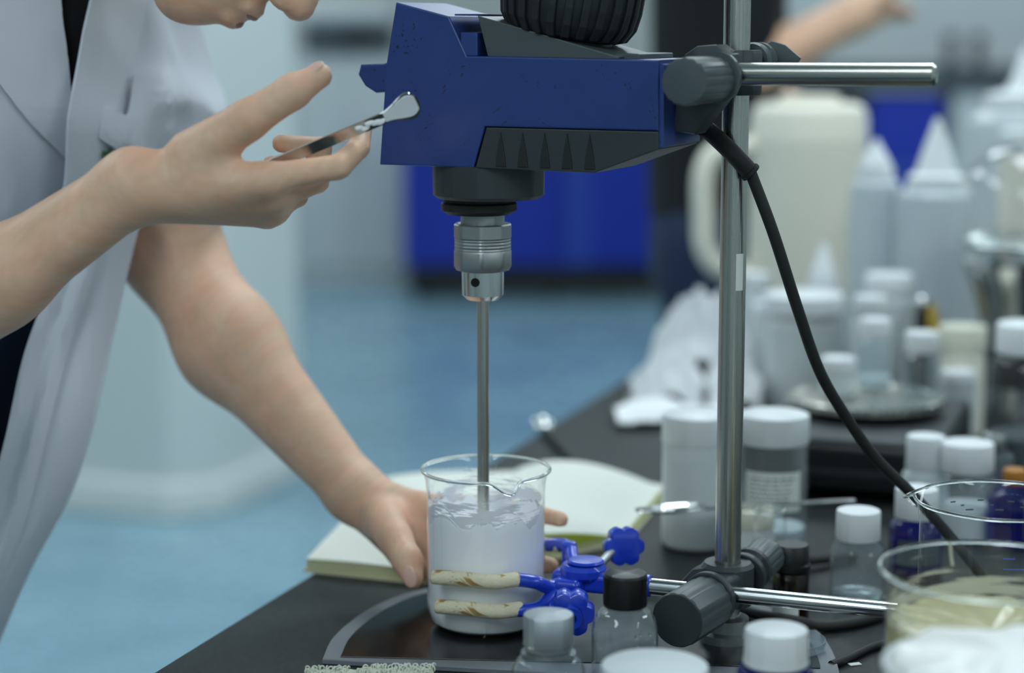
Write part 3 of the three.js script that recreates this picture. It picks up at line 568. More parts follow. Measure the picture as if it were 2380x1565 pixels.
{
  const t = thing('bottle', 'round clear bottle with silver aluminium screw cap', 'bottle', [0.0240, BENCH, -1.2595]);
  part('bottle_body', lathe([[0, 0.0006], [0.020, 0.0006], [0.0235, 0.003], [0.0250, 0.009], [0.0250, 0.036], [0.0238, 0.044], [0.0205, 0.0488], [0.0178, 0.0500], [0.0175, 0.0515], [0.0186, 0.0525], [0.0183, 0.0540], [0.0150, 0.0555], [0.0130, 0.0560], [0.0130, 0.066], [0, 0.066]], 64), M.clearPlastic, t);
  const c = part('cap', lathe([[0, 0.0560], [0.0150, 0.0560], [0.0158, 0.0568], [0.0158, 0.0582], [0.0162, 0.0592], [0.0165, 0.0600], [0.0165, 0.0790], [0.0161, 0.0797], [0.0150, 0.0800], [0, 0.0800]], 64), M.alu, t);
  part('bead_line', lathe([[0.0163, 0.0593], [0.01665, 0.0596], [0.01665, 0.0600], [0.0163, 0.0603]], 64), M.steelBright, c);
}
{
  const t = thing('jar', 'low jar with wide white screw lid at the bottom edge', 'jar', [0.0868, BENCH, -1.158]);
  part('jar_body', lathe([[0, 0], [0.029, 0], [0.031, 0.002], [0.031, 0.058], [0, 0.058]], 64), M.frosted, t);
  part('lid', lathe([[0, 0.0545], [0.0318, 0.0545], [0.0326, 0.0555], [0.0326, 0.0765], [0.0322, 0.0782], [0.0310, 0.0790], [0, 0.0790]], 72), M.capMatte, t);
}
{
  const t = thing('bottle', 'cobalt blue bottle with white cap at the bottom edge', 'bottle', [0.1636, BENCH, -1.1815]);
  part('bottle_body', lathe([[0, 0], [0.0215, 0], [0.0240, 0.003], [0.0245, 0.060], [0.0240, 0.066], [0.0220, 0.0700], [0.0175, 0.0716], [0.0165, 0.078], [0, 0.078]], 64), M.blueGlass, t);
  part('liquid', lathe([[0, 0.002], [0.0208, 0.002], [0.0228, 0.005], [0.0228, 0.050], [0, 0.050]], 48), std({ color: 0x080c40, roughness: 0.3 }), t);
  const c = part('cap', lathe([[0, 0.0717], [0.0196, 0.0717], [0.0202, 0.0722], [0.0202, 0.0745], [0.0198, 0.0748], [0.0195, 0.0925], [0.0190, 0.0938], [0.0177, 0.0944], [0, 0.0944]], 64), M.capWhite, t);
}
// bottles to the right of the pole
function simpleBottle(pos, label, o) {
  const t = thing(o.name || 'bottle', label, o.category || 'bottle', pos, 0, o.group);
  const { r, h, cr, ch, cap = M.capWhite, body = M.clearPlastic } = o, hs = h - ch;
  part('bottle_body', lathe([[0, 0.0005], [r * 0.9, 0.0005], [r, r * 0.1], [r, hs - r * (o.sh ?? 0.45)], [r * 0.93, hs - r * (o.sh ?? 0.45) * 0.5], [Math.max(cr * 0.9, r * 0.6), hs - 0.001], [cr * 0.86, hs], [cr * 0.86, hs + ch * 0.6], [0, hs + ch * 0.6]], 48), body, t);
  part('cap', lathe([[0, hs], [cr * 0.98, hs], [cr, hs + 0.0008], [cr * 0.985, h - 0.0022], [cr * 0.955, h - 0.0006], [cr * 0.88, h], [0, h]], 48), cap, t);
  if (o.fill) part('contents', lathe([[0, 0.002], [r * 0.88, 0.002], [r * 0.965, r * 0.12], [r * 0.965, o.fill], [0, o.fill]], 40), o.fillMat || M.powder, t);
  if (o.label) part('paper_label', new THREE.CylinderGeometry(r + 0.0003, r + 0.0003, o.label[1] - o.label[0], 32, 1, true, -0.9, 1.8).translate(0, (o.label[0] + o.label[1]) / 2, 0), o.labelMat || M.labelPaper, t);
  return t;
}
const printTex = (() => {
  const c = document.createElement('canvas'); c.width = 512; c.height = 256; const x = c.getContext('2d');
  x.fillStyle = '#dfe4de'; x.fillRect(0, 0, 512, 256); x.fillStyle = '#3b4244';
  // illegible small print: only short strokes are visible in the photograph
  for (let r = 0; r < 7; r++) { let px = 40 + (r % 2) * 10; while (px < (r === 0 ? 460 : 400)) { const w = 12 + rnd() * 46; x.fillRect(px, 34 + r * 28, w, r === 0 ? 11 : 8); px += w + 7 + rnd() * 12; } }
  const t = new THREE.CanvasTexture(c); t.colorSpace = THREE.SRGBColorSpace; return t;
})();
M.printLabel = std({ map: printTex, roughness: 0.7 });
{
  // plastic sample jars behind the pole
  const mk = (x, z, label, fill, lab) => {
    const t = thing('sample_jar', label, 'jar', [x, BENCH, z]);
    part('jar_body', lathe([[0, 0.0005], [0.0275, 0.0005], [0.0305, 0.003], [0.0312, 0.006], [0.0312, 0.094], [0.0300, 0.098], [0.0300, 0.103], [0, 0.103]], 64), lab ? M.clearPlastic : M.frosted, t);
    part('lid', lathe([[0, 0.0955], [0.0318, 0.0955], [0.0322, 0.0962], [0.0322, 0.1175], [0.0316, 0.1202], [0.0300, 0.1212], [0, 0.1212]], 72), M.capWhite, t);
    if (fill) part('powder', lathe([[0, 0.0025], [0.027, 0.0025], [0.0300, 0.006], [0.0300, fill], [0, fill + 0.003]], 48), M.powder, t);
    if (lab) { part('printed_label', new THREE.CylinderGeometry(0.0316, 0.0316, 0.036, 40, 1, true, -0.95, 1.7).translate(0, 0.055, 0), M.printLabel, t, 'white label with small grey print'); part('residue', lathe([[0, 0.0012], [0.028, 0.0012], [0.0300, 0.005], [0.0300, 0.018], [0, 0.014]], 40), M.frosted, t); }
    else part('faint_label', new THREE.CylinderGeometry(0.0316, 0.0316, 0.03, 30, 1, true, -1.0, 1.4).translate(0, 0.068, 0), M.frosted, t);
  };
  mk(0.1660, -1.735, 'white lidded plastic jar of white powder directly behind the pole', 0.034, false);
  mk(0.2335, -1.735, 'white lidded clear jar with a printed label right of pole', 0, true);
}
simpleBottle([0.2815, BENCH, -1.566], 'small clear bottle with white cap standing above lower rod', { r: 0.0222, h: 0.0745, cr: 0.0182, ch: 0.024, fill: 0.006, fillMat: M.glassSolid, sh: 0.5 });
{
  const t = thing('dropper_bottle', 'small dark amber bottle with black cap behind lower rod', 'bottle', [0.2195, BENCH, -1.508]); t.scale.y = 0.85;
  const y0 = 0;
  part('bottle_body', lathe([[0, y0], [0.0135, y0], [0.0145, 0.0015], [0.0145, 0.043], [0.0135, 0.046], [0.0105, 0.047], [0.0105, 0.052], [0, 0.052]], 40), M.amber, t);
  part('paper_label', new THREE.CylinderGeometry(0.01475, 0.01475, 0.020, 24, 1, true, -1.3, 1.6).translate(0, 0.014, 0), M.labelPaper, t);
  const c = part('cap', lathe([[0, 0.0475], [0.0145, 0.0475], [0.0148, 0.0485], [0.0148, 0.0535], [0.0138, 0.0545], [0.0134, 0.0705], [0.0128, 0.072], [0, 0.072]], 40), M.black, t);
}
simpleBottle([0.344, BENCH, -1.640], 'small blue bottle with white cap half hidden by the cable', { r: 0.0225, h: 0.0755, cr: 0.0185, ch: 0.0255, body: M.blueGlass, fill: 0.03, fillMat: std({ color: 0x0b1058, roughness: 0.4 }), label: [0.012, 0.034], labelMat: M.counterGrey });
simpleBottle([0.379, BENCH, -1.775], 'narrow white bottle with white cap beside the balance front', { r: 0.021, h: 0.0925, cr: 0.0178, ch: 0.03, body: M.frosted });
simpleBottle([0.4136, BENCH, -1.760], 'wider white bottle with white cap beside the balance front', { r: 0.028, h: 0.0895, cr: 0.0245, ch: 0.026, body: M.clearPlastic, fill: 0.03 });
simpleBottle([0.4510, BENCH, -1.735], 'blue glass bottle with small orange cap at right', { r: 0.024, h: 0.0700, cr: 0.0105, ch: 0.013, body: M.blueGlass, cap: M.orange, sh: 0.9 });
simpleBottle([0.452, BENCH, -1.82], 'clear bottle with shiny cap behind the orange capped bottle', { r: 0.02, h: 0.085, cr: 0.012, ch: 0.016, body: M.clearPlastic, cap: M.steelBright });
{
  // small open glass vial and small jar behind the lower boss head
  const t = thing('vial', 'open glass vial with rolled rim behind the lower boss head', 'vial', [0.2165, BENCH, -1.620]);
  part('vial_wall', lathe([[0, 0.0005], [0.0125, 0.0005], [0.0140, 0.003], [0.0140, 0.052], [0.0118, 0.057], [0.0115, 0.061]], 40), M.glass, t);
  part('rim', new THREE.TorusGeometry(0.0125, 0.0016, 12, 40).rotateX(Math.PI / 2).translate(0, 0.061, 0), M.glassSolid, t);
}
simpleBottle([0.2085, BENCH, -1.672], 'small jar with cream white lid behind the glass vial', { name: 'jar', category: 'jar', r: 0.0195, h: 0.0500, cr: 0.0195, ch: 0.016, cap: M.creamCap, body: M.frosted, fill: 0.024, fillMat: M.beige });
{
  // long steel spoon lying across the lids behind the pole
  const t = thing('spoon', 'long steel lab spoon lying across the lid behind the pole', 'spoon', [0, 0, 0]);
  const y = BENCH + 0.0508;
  const zz = x => -1.648 - (x - 0.13) * 0.24;
  part('handle', sheet((u, v) => { const x = 0.165 + u * 0.135; return V(x, y + 0.0025 - 0.0012 * u + 0.0004 * Math.sin(v * Math.PI), zz(x) + (v - 0.5) * 0.0085); }, 20, 4, 0.0016), M.steelBright, t);
  part('bowl', sheet((u, v) => { const x = 0.105 + u * 0.062, w = 0.022 * Math.pow(Math.sin(Math.PI * (0.06 + 0.80 * u)), 0.7); const q = (v - 0.5) * 2; return V(x, y + 0.0045 - 0.0045 * (1 - q * q) * Math.sin(Math.PI * u), zz(x) + q * w * 0.55); }, 24, 12, 0.0012), M.steelBright, t);
}
{
  const t = thing('spoon', 'small steel spoon with black handle lying behind the notebook', 'spoon', [0, BENCH, 0]);
  const A = V(0.0355, 0.012, -2.235), B = V(0.062, 0.005, -2.085), C = V(0.0835, 0.005, -1.975);
  part('bowl', new THREE.SphereGeometry(0.0135, 28, 16, 0, 2 * Math.PI, 0, 1.75).scale(0.9, 0.55, 1.35).rotateX(0.25).rotateY(0.2).translate(A.x, A.y - 0.002, A.z), M.steelBright, t);
  part('handle', tube([[A.x + 0.003, A.y - 0.004, A.z + 0.02], [0.052, 0.006, -2.14], [B.x, B.y, B.z], [C.x, C.y, C.z]], 0.0045, 40, 10), M.rubberBlack, t);
}
// ---------------------------------------------------------------- balance with its round pan
{
  const t = thing('balance', 'black electronic balance with round steel pan', 'balance', [0.372, BENCH, -2.045], -19 * D);
  part('housing', [box(0.196, 0.046, 0.27, 0.0, 0.033, 0.02, 0.006)], M.black, t);
  part('top_deck', box(0.190, 0.008, 0.262, 0.0, 0.058, 0.02, 0.003), M.darkPlastic, t);
  part('front_trim', box(0.18, 0.004, 0.003, 0, 0.030, 0.156), M.darkPlastic, t);
  for (const [x, z] of [[-0.08, 0.13], [0.08, 0.13], [-0.08, -0.09], [0.08, -0.09]]) part('foot', lathe([[0, 0], [0.012, 0], [0.012, 0.008], [0.008, 0.012], [0, 0.012]], 20).translate(x, 0, z), M.rubberBlack, t);
  part('pan_support', lathe([[0, 0.060], [0.05, 0.060], [0.05, 0.070], [0, 0.070]], 40), M.black, t);
  part('weighing_pan', lathe([[0, 0.070], [0.079, 0.070], [0.0815, 0.072], [0.0822, 0.076], [0.0815, 0.079], [0.0795, 0.0795], [0.077, 0.0775], [0, 0.0770]], 80), M.steel, t);
}
const PAN = BENCH + 0.0772;
const onPan = (x, z, label, o) => simpleBottle([x, PAN, z], label, o);
onPan(0.390, -2.100, 'clear bottle with white cap at the left on the weighing pan', { r: 0.0195, h: 0.0755, cr: 0.0172, ch: 0.019, body: M.clearPlastic, fill: 0.012, fillMat: M.frosted });
onPan(0.4335, -2.065, 'clear round bottle with white cap at the right on the pan', { r: 0.0205, h: 0.0665, cr: 0.0185, ch: 0.021, body: M.clearPlastic });
onPan(0.344, -2.058, 'short white jar with white lid at the left pan edge', { name: 'jar', category: 'jar', r: 0.0185, h: 0.0405, cr: 0.0190, ch: 0.014, body: M.frosted });
simpleBottle([0.4185, BENCH, -2.285], 'white capped clear bottle behind the balance, second row', { r: 0.0225, h: 0.152, cr: 0.0205, ch: 0.024, body: M.frosted });
simpleBottle([0.4585, BENCH, -2.385], 'taller white bottle with wide cap behind the balance', { r: 0.0345, h: 0.166, cr: 0.0295, ch: 0.022, body: M.frosted });
simpleBottle([0.355, BENCH, -2.385], 'large white tub with wide lid beside tissue pile', { name: 'jar', category: 'jar', r: 0.0445, h: 0.142, cr: 0.0490, ch: 0.022, body: M.frosted, fill: 0.11 });
simpleBottle([0.5136, BENCH, -2.228], 'jar with cream lid right of the balance', { name: 'jar', category: 'jar', r: 0.0260, h: 0.126, cr: 0.0275, ch: 0.026, cap: M.creamCap, body: M.jug });
simpleBottle([0.4985, BENCH, -2.175], 'small white jar in front of the cream lidded jar', { name: 'jar', category: 'jar', r: 0.0190, h: 0.0835, cr: 0.0195, ch: 0.018, body: M.milky });
simpleBottle([0.527, BENCH, -1.985], 'large clear bottle with white cap at the right edge', { r: 0.0405, h: 0.165, cr: 0.0350, ch: 0.030, body: M.glass, fill: 0.05, fillMat: M.counterGrey });
simpleBottle([0.318, BENCH, -2.560], 'white capped frosted bottle behind the tissue pile', { r: 0.022, h: 0.145, cr: 0.019, ch: 0.02, body: M.frosted });
simpleBottle([0.322, BENCH, -2.475], 'small frosted bottle between tissue pile and white tub', { r: 0.020, h: 0.118, cr: 0.0185, ch: 0.02, body: M.frosted });
{
  const t = thing('dropper', 'dark dropper with shiny glass bulb behind balance bottles', 'dropper', [0.487, BENCH, -2.33]);
  part('bottle_body', lathe([[0, 0], [0.012, 0], [0.0125, 0.001], [0.0125, 0.075], [0.009, 0.082], [0, 0.082]], 28), M.amber, t);
  part('stem', lathe([[0, 0.08], [0.0085, 0.08], [0.0075, 0.125], [0.006, 0.128], [0, 0.128]], 24), M.black, t);
  part('bulb', new THREE.SphereGeometry(0.0100, 24, 16).translate(0, 0.137, 0), M.steelBright, t);
}
{
  const t = thing('pipette_bottle', 'small bottle with yellow topped nozzle beside the dark dropper', 'bottle', [0.506, BENCH, -2.36]);
  part('bottle_body', lathe([[0, 0], [0.013, 0], [0.014, 0.002], [0.014, 0.09], [0.009, 0.097], [0, 0.097]], 28), M.milky, t);
  part('nozzle', lathe([[0, 0.095], [0.0105, 0.095], [0.0100, 0.113], [0.004, 0.130], [0, 0.131]], 28), M.yellow, t);
}
// squeeze bottles with pointed nozzles
function squeezeBottle(pos, label, r, hb, ht, nr = 0.36) {
  const t = thing('squeeze_bottle', label, 'bottle', pos);
  part('bottle_body', lathe([[0, 0.0005], [r * 0.92, 0.0005], [r, 0.004], [r, hb - r * 0.5], [r * 0.94, hb - r * 0.2], [r * 0.7, hb], [r * 0.55, hb + 0.002], [0, hb + 0.002]], 48), M.milky, t);
  const c = part('nozzle_cap', lathe([[0, hb], [r * 0.72, hb], [r * 0.72, hb + r * 0.25], [r * nr * 1.45, hb + r * 0.35], [r * nr * 0.95, hb + (ht - hb) * 0.55], [0.0048, ht - 0.004], [0.0036, ht], [0, ht]], 40), M.capWhite, t);
}
squeezeBottle([0.5380, BENCH, -2.512], 'large white squeeze bottle with tall pointed nozzle', 0.0500, 0.262, 0.348);
squeezeBottle([0.4700, BENCH, -2.56], 'white squeeze bottle between the jug and larger squeeze bottle', 0.0330, 0.268, 0.318, 0.5);
squeezeBottle([0.392, BENCH, -2.475], 'small squeeze bottle with thin nozzle behind the white tub', 0.030, 0.125, 0.192, 0.5);
squeezeBottle([0.735, BENCH, -2.86], 'big pale bottle with short nozzle at the upper right edge', 0.080, 0.345, 0.435, 0.22);
// ---------------------------------------------------------------- white jug
{
  const t = thing('jug', 'cream white plastic jug with a loop handle', 'jug', [0.4375, BENCH, -2.93]);
  const r = 0.0875, H = 0.352;
  part('jug_body', lathe([[0, 0], [r * 0.94, 0], [r, 0.006], [r, H - 0.055], [r * 1.0, H - 0.048], [r * 0.985, H - 0.044], [r * 0.985, H - 0.022], [r * 0.93, H - 0.008], [r * 0.80, H - 0.001], [r * 0.55, H], [0, H]], 72), M.jug, t);
  part('lid', lathe([[0, H - 0.001], [r * 0.50, H - 0.001], [r * 0.52, H + 0.002], [r * 0.52, H + 0.008], [r * 0.45, H + 0.010], [0, H + 0.010]], 56), M.jug, t);
  part('handle', (() => { const g = tube([[-r * 0.90, H - 0.065, 0.012], [-r - 0.026, H - 0.064, 0.016], [-r - 0.056, H - 0.078, 0.018], [-r - 0.068, H - 0.105, 0.02], [-r - 0.068, H - 0.17, 0.02], [-r - 0.064, H - 0.215, 0.02], [-r - 0.044, H - 0.243, 0.018], [-r - 0.016, H - 0.252, 0.014], [-r * 0.90, H - 0.25, 0.01]], 0.0165, 90, 20); return g; })(), M.jug, t);
}
// ---------------------------------------------------------------- glass bowl and rack at the right edge
{
  const t = thing('glass_bowl', 'large upturned glass bowl at the right edge', 'bowl', [0.612, BENCH + 0.21, -2.33]);
  part('bowl_wall', lathe([[0.075, 0.0], [0.083, 0.004], [0.082, 0.05], [0.073, 0.085], [0.052, 0.106], [0.025, 0.115], [0, 0.117]], 64), M.glass, t);
  part('rim', new THREE.TorusGeometry(0.079, 0.004, 12, 64).rotateX(Math.PI / 2).translate(0, 0.004, 0), M.glassSolid, t);
  const s = thing('tin_can', 'round steel container under the upturned glass bowl', 'container', [0.612, BENCH, -2.33]);
  part('wall', lathe([[0, 0], [0.050, 0], [0.052, 0.002], [0.050, 0.060], [0.056, 0.120], [0.068, 0.160], [0.079, 0.185], [0.082, 0.198], [0.080, 0.210], [0, 0.210]], 64), M.steelBright, s);
  part('dark_band', lathe([[0.0512, 0.040], [0.0520, 0.042], [0.0530, 0.075], [0.0520, 0.077]], 64), M.darkPlinth, s);
  const k = thing('storage_box', 'pale box behind the steel container at the right edge', 'box', [0.71, BENCH, -2.62], -19 * D);
  part('case', box(0.12, 0.30, 0.10, 0, 0.15, 0, 0.008), M.jug, k); part('lid', box(0.124, 0.03, 0.104, 0, 0.312, 0, 0.006), M.cabWhite, k);
}
// ---------------------------------------------------------------- tissues
function crumple(sd, w, d, h) { // a handful of soft tissue: a thin sheet pushed up into sharp creases
  const rid = (x, z, q) => 1 - 2 * Math.abs(noise(x * q + sd, sd * 1.7, z * q));
  return sheet((u, v) => {
    const a = u * 2 - 1, b = v * 2 - 1, rr = Math.min(1, Math.hypot(a, b) / 1.18);
    const x = a * w / 2 * (1 + 0.16 * noise(b * 4 + sd, 1, 3)) + 0.10 * w * noise(a * 3, b * 3, sd), z = b * d / 2 * (1 + 0.16 * noise(a * 4 + sd, 5, 3)) + 0.10 * d * noise(a * 3, b * 3, sd + 9);
    const y = h * Math.pow(1 - rr * rr, 0.75) * (0.72 + 0.30 * rid(a, b, 1.7) + 0.24 * rid(a, b, 3.9) + 0.12 * rid(a, b, 8.3)) + 0.0035;
    return V(x, Math.max(0.0012, y), z);
  }, 70, 70, 0.0012);
}
{
  const A = [[0.240, -2.470, 0.130, 0.070, 0.105], [0.190, -2.385, 0.090, 0.070, 0.052], [0.268, -2.372, 0.062, 0.085, 0.062]];
  const labels = ['tall crumpled white tissue at the back of the pile', 'low crumpled white tissue at the left of the pile', 'crumpled white tissue right of the pile behind the pole'];
  A.forEach((p, k) => { const m = single('tissue', crumple(3.1 + k * 5.7, p[2], p[3], p[4]), M.tissue, labels[k], 'tissue', 'tissues piled on the bench'); m.position.set(p[0], BENCH, p[1]); });
  const fl = sheet((u, v) => { const x = 0.122 + u * 0.15, z = -2.29 - 0.02 * u - (v - 0.5) * 0.085; const h = 0.006 + 0.018 * Math.exp(-Math.pow((u - 0.3) / 0.3, 2)) * Math.sin(Math.PI * v) + 0.004 * noise(u * 6, v * 5, 2) + 0.003; return V(x, Math.max(0.002, h) + BENCH, z); }, 40, 24, 0.003);
  single('paper_towel', fl, M.tissue, 'folded white paper towel lying in front of the pile', 'towel');
}
// ---------------------------------------------------------------- notebook
{
  const t = thing('notebook', 'open notebook with cream pages behind the beaker', 'notebook', [0, BENCH, 0]);
  const Q = { nl: [-0.176, -1.645], ns: [-0.062, -1.603], fs: [0.005, -1.985], fl: [-0.13, -1.955], nr: [0.103, -1.742], fr: [0.153, -1.929] };
  const bil = (a, b, c, d, u, v) => [0, 1].map(k => mixn(mixn(a[k], b[k], u), mixn(d[k], c[k], u), v));
  const block = (a, b, c, d, hf, h0) => { // solid stack, top height hf(u,v) above h0
    const nu = 28, nv = 18, pos = [], idx = [], uv = [];
    for (const s of [1, 0]) for (let j = 0; j <= nv; j++) for (let i = 0; i <= nu; i++) { const p = bil(a, b, c, d, i / nu, j / nv); pos.push(p[0], s ? hf(i / nu, j / nv) : h0, p[1]); uv.push(i / nu, s ? 1 : 0); }
    const N = (nu + 1) * (nv + 1), id = (i, j, s) => s * N + j * (nu + 1) + i;
    for (let j = 0; j < nv; j++) for (let i = 0; i < nu; i++) { idx.push(id(i, j, 0), id(i + 1, j, 0), id(i + 1, j + 1, 0), id(i, j, 0), id(i + 1, j + 1, 0), id(i, j + 1, 0)); idx.push(id(i, j, 1), id(i + 1, j + 1, 1), id(i + 1, j, 1), id(i, j, 1), id(i, j + 1, 1), id(i + 1, j + 1, 1)); }
    const edge = (p, q) => idx.push(p, p + N, q, q, p + N, q + N);
    for (let i = 0; i < nu; i++) { edge(id(i + 1, 0, 0), id(i, 0, 0)); edge(id(i, nv, 0), id(i + 1, nv, 0)); }
    for (let j = 0; j < nv; j++) { edge(id(0, j, 0), id(0, j + 1, 0)); edge(id(nu, j + 1, 0), id(nu, j, 0)); }
    const g = new THREE.BufferGeometry(); g.setAttribute('position', new THREE.Float32BufferAttribute(pos, 3)); g.setAttribute('uv', new THREE.Float32BufferAttribute(uv, 2)); g.setIndex(idx); return toCreasedNormals(g, 0.7);
  };
  const hl = (u, v) => 0.0105 + 0.004 * Math.sin(Math.PI * Math.pow(u, 0.8)) * (0.5 + 0.5 * v) - 0.006 * Math.pow(u, 8);
  const hr = (u, v) => 0.013 + 0.014 * Math.sin(Math.PI * Math.min(1, 0.15 + u * 0.95)) - 0.006 * Math.pow(1 - u, 8) - 0.004 * Math.pow(u, 6);
  const cover = part('cover', [block([-0.179, -1.644], [-0.06, -1.6], [0.006, -1.989], [-0.133, -1.957], () => 0.002, 0), block([-0.06, -1.6], [0.106, -1.742], [0.156, -1.931], [0.006, -1.989], () => 0.002, 0)], M.beige, t);
  const L = part('page_block', block(Q.nl, Q.ns, Q.fs, Q.fl, (u, v) => hl(u, v) - 0.001, 0.002), M.paperEdge, t);
  part('top_page', block(Q.nl, Q.ns, Q.fs, Q.fl, (u, v) => hl(u, v) + 0.0006, 0.0118), M.paper, L);
  part('green_sheet', block([Q.nl[0] + 0.002, Q.nl[1] - 0.0005], Q.ns, Q.fs, Q.fl, (u, v) => hl(u, v) - 0.0002, 0.0098), M.paperGreen, L);
  const R = part('page_block', block(Q.ns, Q.nr, Q.fr, Q.fs, (u, v) => hr(u, v) - 0.0025, 0.002), M.paperEdge, t);
  part('top_page', block(Q.ns, Q.nr, Q.fr, Q.fs, (u, v) => hr(u, v), 0.0100), M.paper, R);
  part('green_sheet', block(Q.ns, [Q.nr[0] + 0.0012, Q.nr[1]], [Q.fr[0] + 0.0012, Q.fr[1]], Q.fs, (u, v) => hr(u, v) - 0.0012, 0.0085), M.paperGreen, R);
}
// ---------------------------------------------------------------- small things in the foreground
{
  // towel edge at the bottom of the picture
  const gs = []; const P = V(-0.105, BENCH, -1.335);
  const t = thing('towel', 'fluffy off white towel edge at the bottom left', 'towel', [P.x, BENCH, P.z], 0.06);
  part('cloth', sheet((u, v) => V(-0.04 + u * 0.09, 0.011 + 0.0015 * noise(u * 14, v * 14, 3), -v * -0.16 + 0.0), 50, 40, 0.012), M.towel, t);
  const loops = []; for (let k = 0; k < 420; k++) { const u = rnd(), v = Math.pow(rnd(), 2); const x = -0.04 + u * 0.09, z = v * 0.16; loops.push(new THREE.TorusGeometry(0.0016, 0.0006, 5, 8, 4).rotateY(rnd() * 6).translate(x, 0.0175 + rnd() * 0.001, z + (v < 0.03 ? -0.001 : 0))); }
  const lp = part('terry_loops', loops, M.towel, t); lp.userData.kind = 'stuff';
}
{
  // clear lid lying beside the base plate
  const t = thing('dish', 'shallow clear plastic dish lying behind the blue bottle', 'dish', [0.205, BENCH + PLATE_T, -1.418]);
  part('dish_wall', lathe([[0, 0.0004], [0.0265, 0.0004], [0.0275, 0.001], [0.0280, 0.008], [0.0272, 0.008], [0.0268, 0.0016], [0, 0.0012]], 56), M.clearPlastic, t);
  const s = thing('paper_scrap', 'tiny white paper scrap on the bench near the dish', 'scrap', [0.251, BENCH + 0.0006, -1.395], 0.3);
  part('scrap_sheet', box(0.009, 0.0006, 0.005), M.paper, s);
  const c = thing('cable', 'thin black cable lying on the bench beside the beakers', 'cable', [0, 0, 0]);
  part('cord', tube([[0.232, BENCH + 0.0033, -1.385], [0.248, BENCH + 0.0033, -1.402], [0.275, BENCH + 0.0033, -1.432], [0.31, BENCH + 0.0033, -1.447], [0.36, BENCH + 0.0033, -1.470], [0.43, BENCH + 0.0033, -1.47]], 0.0030, 80, 10), M.rubberBlack, c);
}
// ---------------------------------------------------------------- people
function chain(js, rs, k = 0.004) { return (x, y, z) => { let d = 1e9; for (let i = 0; i < js.length - 1; i++) d = smin(d, cap(x, y, z, js[i], js[i + 1], rs[i], rs[i + 1]), k); return d; }; }
function handField(j, s = 1) {
  const palm = [['imcp', 0.0150, 0.0108], ['mmcp', 0.0160, 0.0108], ['rmcp', 0.0150, 0.0102], ['pmcp', 0.0140, 0.0095]].map(([n, a, b]) => [j[n], a * s, b * s]);
  const F = ['i', 'm', 'r', 'p'].map((q, i) => { const w = [1, 1.02, 0.95, 0.82][i] * s; return chain([j[q + 'mcp'], j[q + 'pip'], j[q + 'dip'], j[q + 'tip']], [0.0104 * w, 0.0086 * w, 0.0076 * w, 0.0064 * w], 0.002); });
  const th = chain([j.thcmc, j.thmcp, j.thip, j.thtip], [0.0180 * s, 0.0135 * s, 0.0116 * s, 0.0084 * s], 0.005);
  return (x, y, z) => {
    let d = 1e9;
    for (const [m, a, b] of palm) d = smin(d, cap(x, y, z, j.wrist, m, a, b), 0.020 * s);
    let f = 1e9; for (const q of F) f = smin(f, q(x, y, z), 0.0022);
    d = smin(d, f, 0.007); d = smin(d, th(x, y, z), 0.012);
    return d;
  };
}
function nailMesh(parent, p, n, dir, w = 0.0062, l = 0.0075) {
  const N = V(...n).normalize(), U = V(...dir).normalize(), S = U.clone().cross(N).normalize(); const U2 = N.clone().cross(S).normalize();
  const g = new THREE.SphereGeometry(1, 18, 12).scale(w, l, 0.0020).applyMatrix4(new THREE.Matrix4().makeBasis(S, U2, N)).translate(...p);
  return part('fingernail', g, M.nail, parent);
}
